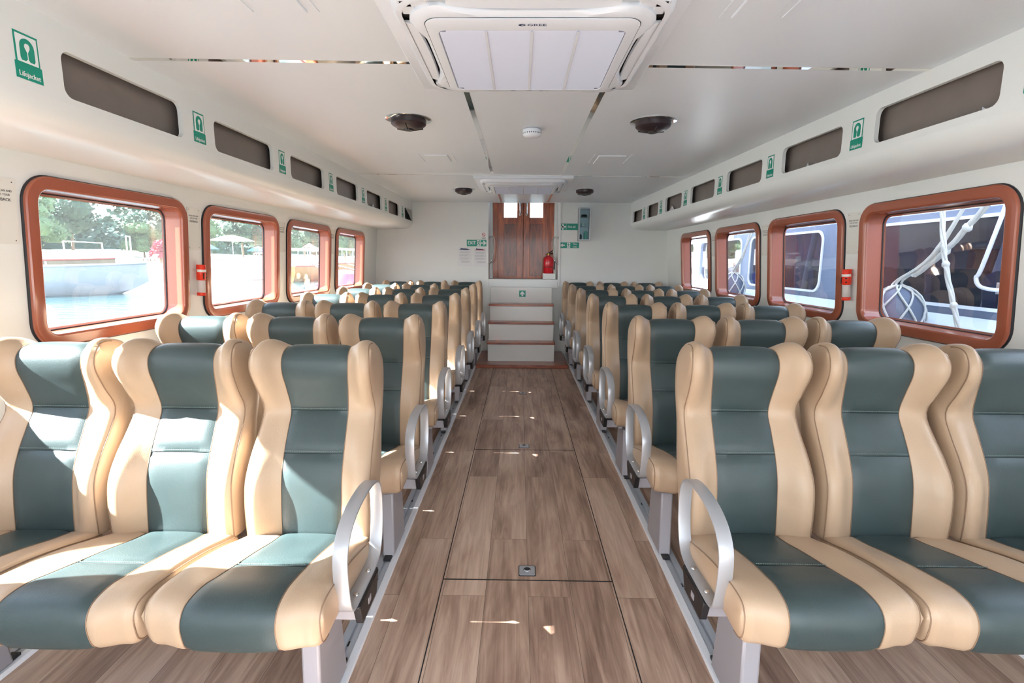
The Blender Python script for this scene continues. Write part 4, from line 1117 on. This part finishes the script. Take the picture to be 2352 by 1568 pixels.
# grab rail outside the nearest right window
t = thing('side_grab_rail', 'white bent grab rail on the neighbouring ferry in the nearest right window', 'handrail', (3.18, 3.55, 1.30))
MB().tube(cat_spline([(-.10, -.14, .62), (-.10, -.10, .45), (-.10, 0, .08), (-.10, .03, .02), (-.09, .0, -.04), (-.03, -.06, -.06), (.02, -.07, -.05)], 4), .013, 8).build('rail_tube', 'whiteedge', t, 60)
MB().box(-.012, .02, -.11, -.03, -.09, -.01).build('mounting_plate', 'chrome', t, 0, .004)

# fender nets and mooring ropes hanging between the two hulls
def net_fender(c, rad, label, top):
    t = thing('net_fender', label, 'boat fender', c, 0, 'netted fenders')
    n = 20; loops = []
    for a_ in range(1, 12):
        ph = PI*a_/12; loops.append([(rad*.92*math.sin(ph)*math.cos(2*PI*j/n), rad*.92*math.sin(ph)*math.sin(2*PI*j/n), rad*1.25*math.cos(ph)) for j in range(n)])
    MB().loft(loops, 0, True, True).build('rubber_ball', 'fender', t, 60)
    mb = MB(); m_ = 7
    for sd in (1, -1):
        for j in range(m_):
            path = []
            for i in range(13):
                ph = .12+(PI-.35)*i/12; th = 2*PI*j/m_+sd*ph*.75
                path.append((rad*math.sin(ph)*math.cos(th), rad*math.sin(ph)*math.sin(th), rad*1.3*math.cos(ph)))
            mb.tube(path, .0075, 5)
    mb.build('rope_net', 'rope', t, 60)
    mb = MB(); tp = Vector(top)-Vector(c)
    for j in range(5):
        a = 2*PI*j/5; mb.tube(cat_spline([(.05*math.cos(a), .05*math.sin(a), rad*1.25), (.02*math.cos(a), .02*math.sin(a), rad*1.5), tuple(tp*.5+Vector((.012*math.cos(a), .012*math.sin(a), 0))), tuple(tp)], 5), .008, 6)
    mb.build('hanging_strands', 'rope', t, 60)
net_fender((2.86, 3.98, 1.00), .19, 'grey ball fender in a white rope net outside the nearest right window', (2.86, 3.40, 1.95))
net_fender((2.86, 7.05, 1.06), .16, 'grey ball fender in a rope net outside the third right window', (2.86, 6.55, 1.95))
def rope(pts, r, label, knots=()):
    o = Vector(pts[-1]); t = thing('mooring_rope', label, 'rope', tuple(o), 0, 'mooring ropes')
    P = cat_spline([Vector(p)-o for p in pts], 8); mb = MB()
    for ph in (0, 2.09, 4.19):
        q = []
        for i, p in enumerate(P): q.append(p+Vector((r*.6*math.cos(ph+i*.55), r*.6*math.sin(ph+i*.55), 0)))
        mb.tube(q, r*.62, 6)
    mb.build('rope_strands', 'rope', t, 60)
    mb = MB()
    for k in knots:
        p = P[int(k*(len(P)-1))]; mb.lathe([(r*.8, -r*1.6), (r*1.5, -r*.9), (r*1.6, r*.5), (r*.8, r*1.6)], tuple(p), 9)
    mb.build('knot', 'rope', t, 60)
rope([(2.72, 3.52, 2.05), (2.72, 3.50, 1.80), (2.72, 3.42, 1.45), (2.72, 3.30, 1.15), (2.72, 3.20, .92)], .014, 'thick pale rope hanging straight down in the nearest right window', (.25, .55, .78, .97))
rope([(2.9, 3.1, 2.0), (2.9, 3.35, 1.80), (2.88, 3.62, 1.50), (2.86, 3.85, 1.32)], .018, 'frayed pale rope slanting to the netted fender in the nearest right window', (.5, .7))
rope([(2.84, 6.3, 2.0), (2.84, 6.55, 1.75), (2.85, 6.85, 1.40)], .008, 'thin white rope slanting to the fender in the third right window', (.9,))

# ------------------------------------------------------------------ daylight
W = bpy.data.worlds.new('world'); S.world = W; W.use_nodes = True; nt = W.node_tree
bg = nt.nodes['Background']; tc = nt.nodes.new('ShaderNodeTexCoord'); sp = nt.nodes.new('ShaderNodeSeparateXYZ'); nt.links.new(tc.outputs['Generated'], sp.inputs[0])
rp = nt.nodes.new('ShaderNodeValToRGB'); e = rp.color_ramp.elements
e[0].position = 0.; e[0].color = (.80, .80, .78, 1); e[1].position = 1.; e[1].color = (.42, .60, .90, 1)
q = e.new(.02); q.color = (.98, .99, 1., 1); q = e.new(.25); q.color = (.86, .93, 1., 1); q = e.new(.55); q.color = (.62, .78, .98, 1)
nt.links.new(sp.outputs['Z'], rp.inputs['Fac']); nt.links.new(rp.outputs['Color'], bg.inputs['Color']); bg.inputs['Strength'].default_value = 2.2
sun = bpy.data.lights.new('sun', 'SUN'); sun.energy = 21; sun.angle = R(.6); sun.color = (1, .985, .955)
so = bpy.data.objects.new('sun', sun); C.objects.link(so); so.location = (-6, -4, 6)
so.rotation_euler = Vector((1, .235, -.72)).to_track_quat('-Z', 'Y').to_euler()

# ------------------------------------------------------------------ camera
cam = bpy.data.cameras.new('camera'); cam.lens = 36*1176/2352; cam.sensor_width = 36; cam.sensor_fit = 'HORIZONTAL'; cam.clip_start = .05; cam.clip_end = 1000
co = bpy.data.objects.new('camera', cam); C.objects.link(co); S.camera = co
p = math.atan(188/1176); yaw = math.atan(16*math.cos(p)/1176); roll = R(.4)
fw = Vector((-math.sin(yaw)*math.cos(p), math.cos(yaw)*math.cos(p), -math.sin(p))); r_ = Vector((math.cos(yaw), math.sin(yaw), 0)); u_ = r_.cross(fw)
r2 = r_*math.cos(roll)+u_*math.sin(roll); u2 = -r_*math.sin(roll)+u_*math.cos(roll)
co.matrix_world = Matrix(((r2.x, u2.x, -fw.x, -.05), (r2.y, u2.y, -fw.y, 0), (r2.z, u2.z, -fw.z, 1.42), (0, 0, 0, 1)))

S.view_settings.view_transform = 'Standard'; S.view_settings.look = 'None'; S.view_settings.gamma = 1; S.view_settings.exposure = 1.68
S.view_settings.use_curve_mapping = False
S.render.engine = 'CYCLES'
cy = S.cycles; cy.use_denoising = True
try: cy.denoiser = 'OPENIMAGEDENOISE'; cy.denoising_input_passes = 'RGB_ALBEDO_NORMAL'
except Exception: pass
cy.use_adaptive_sampling = True; cy.adaptive_threshold = .05; cy.max_bounces = 9; cy.diffuse_bounces = 5; cy.glossy_bounces = 4; cy.transparent_max_bounces = 10; cy.transmission_bounces = 6
cy.sample_clamp_indirect = 6; cy.blur_glossy = .6; cy.caustics_reflective = True
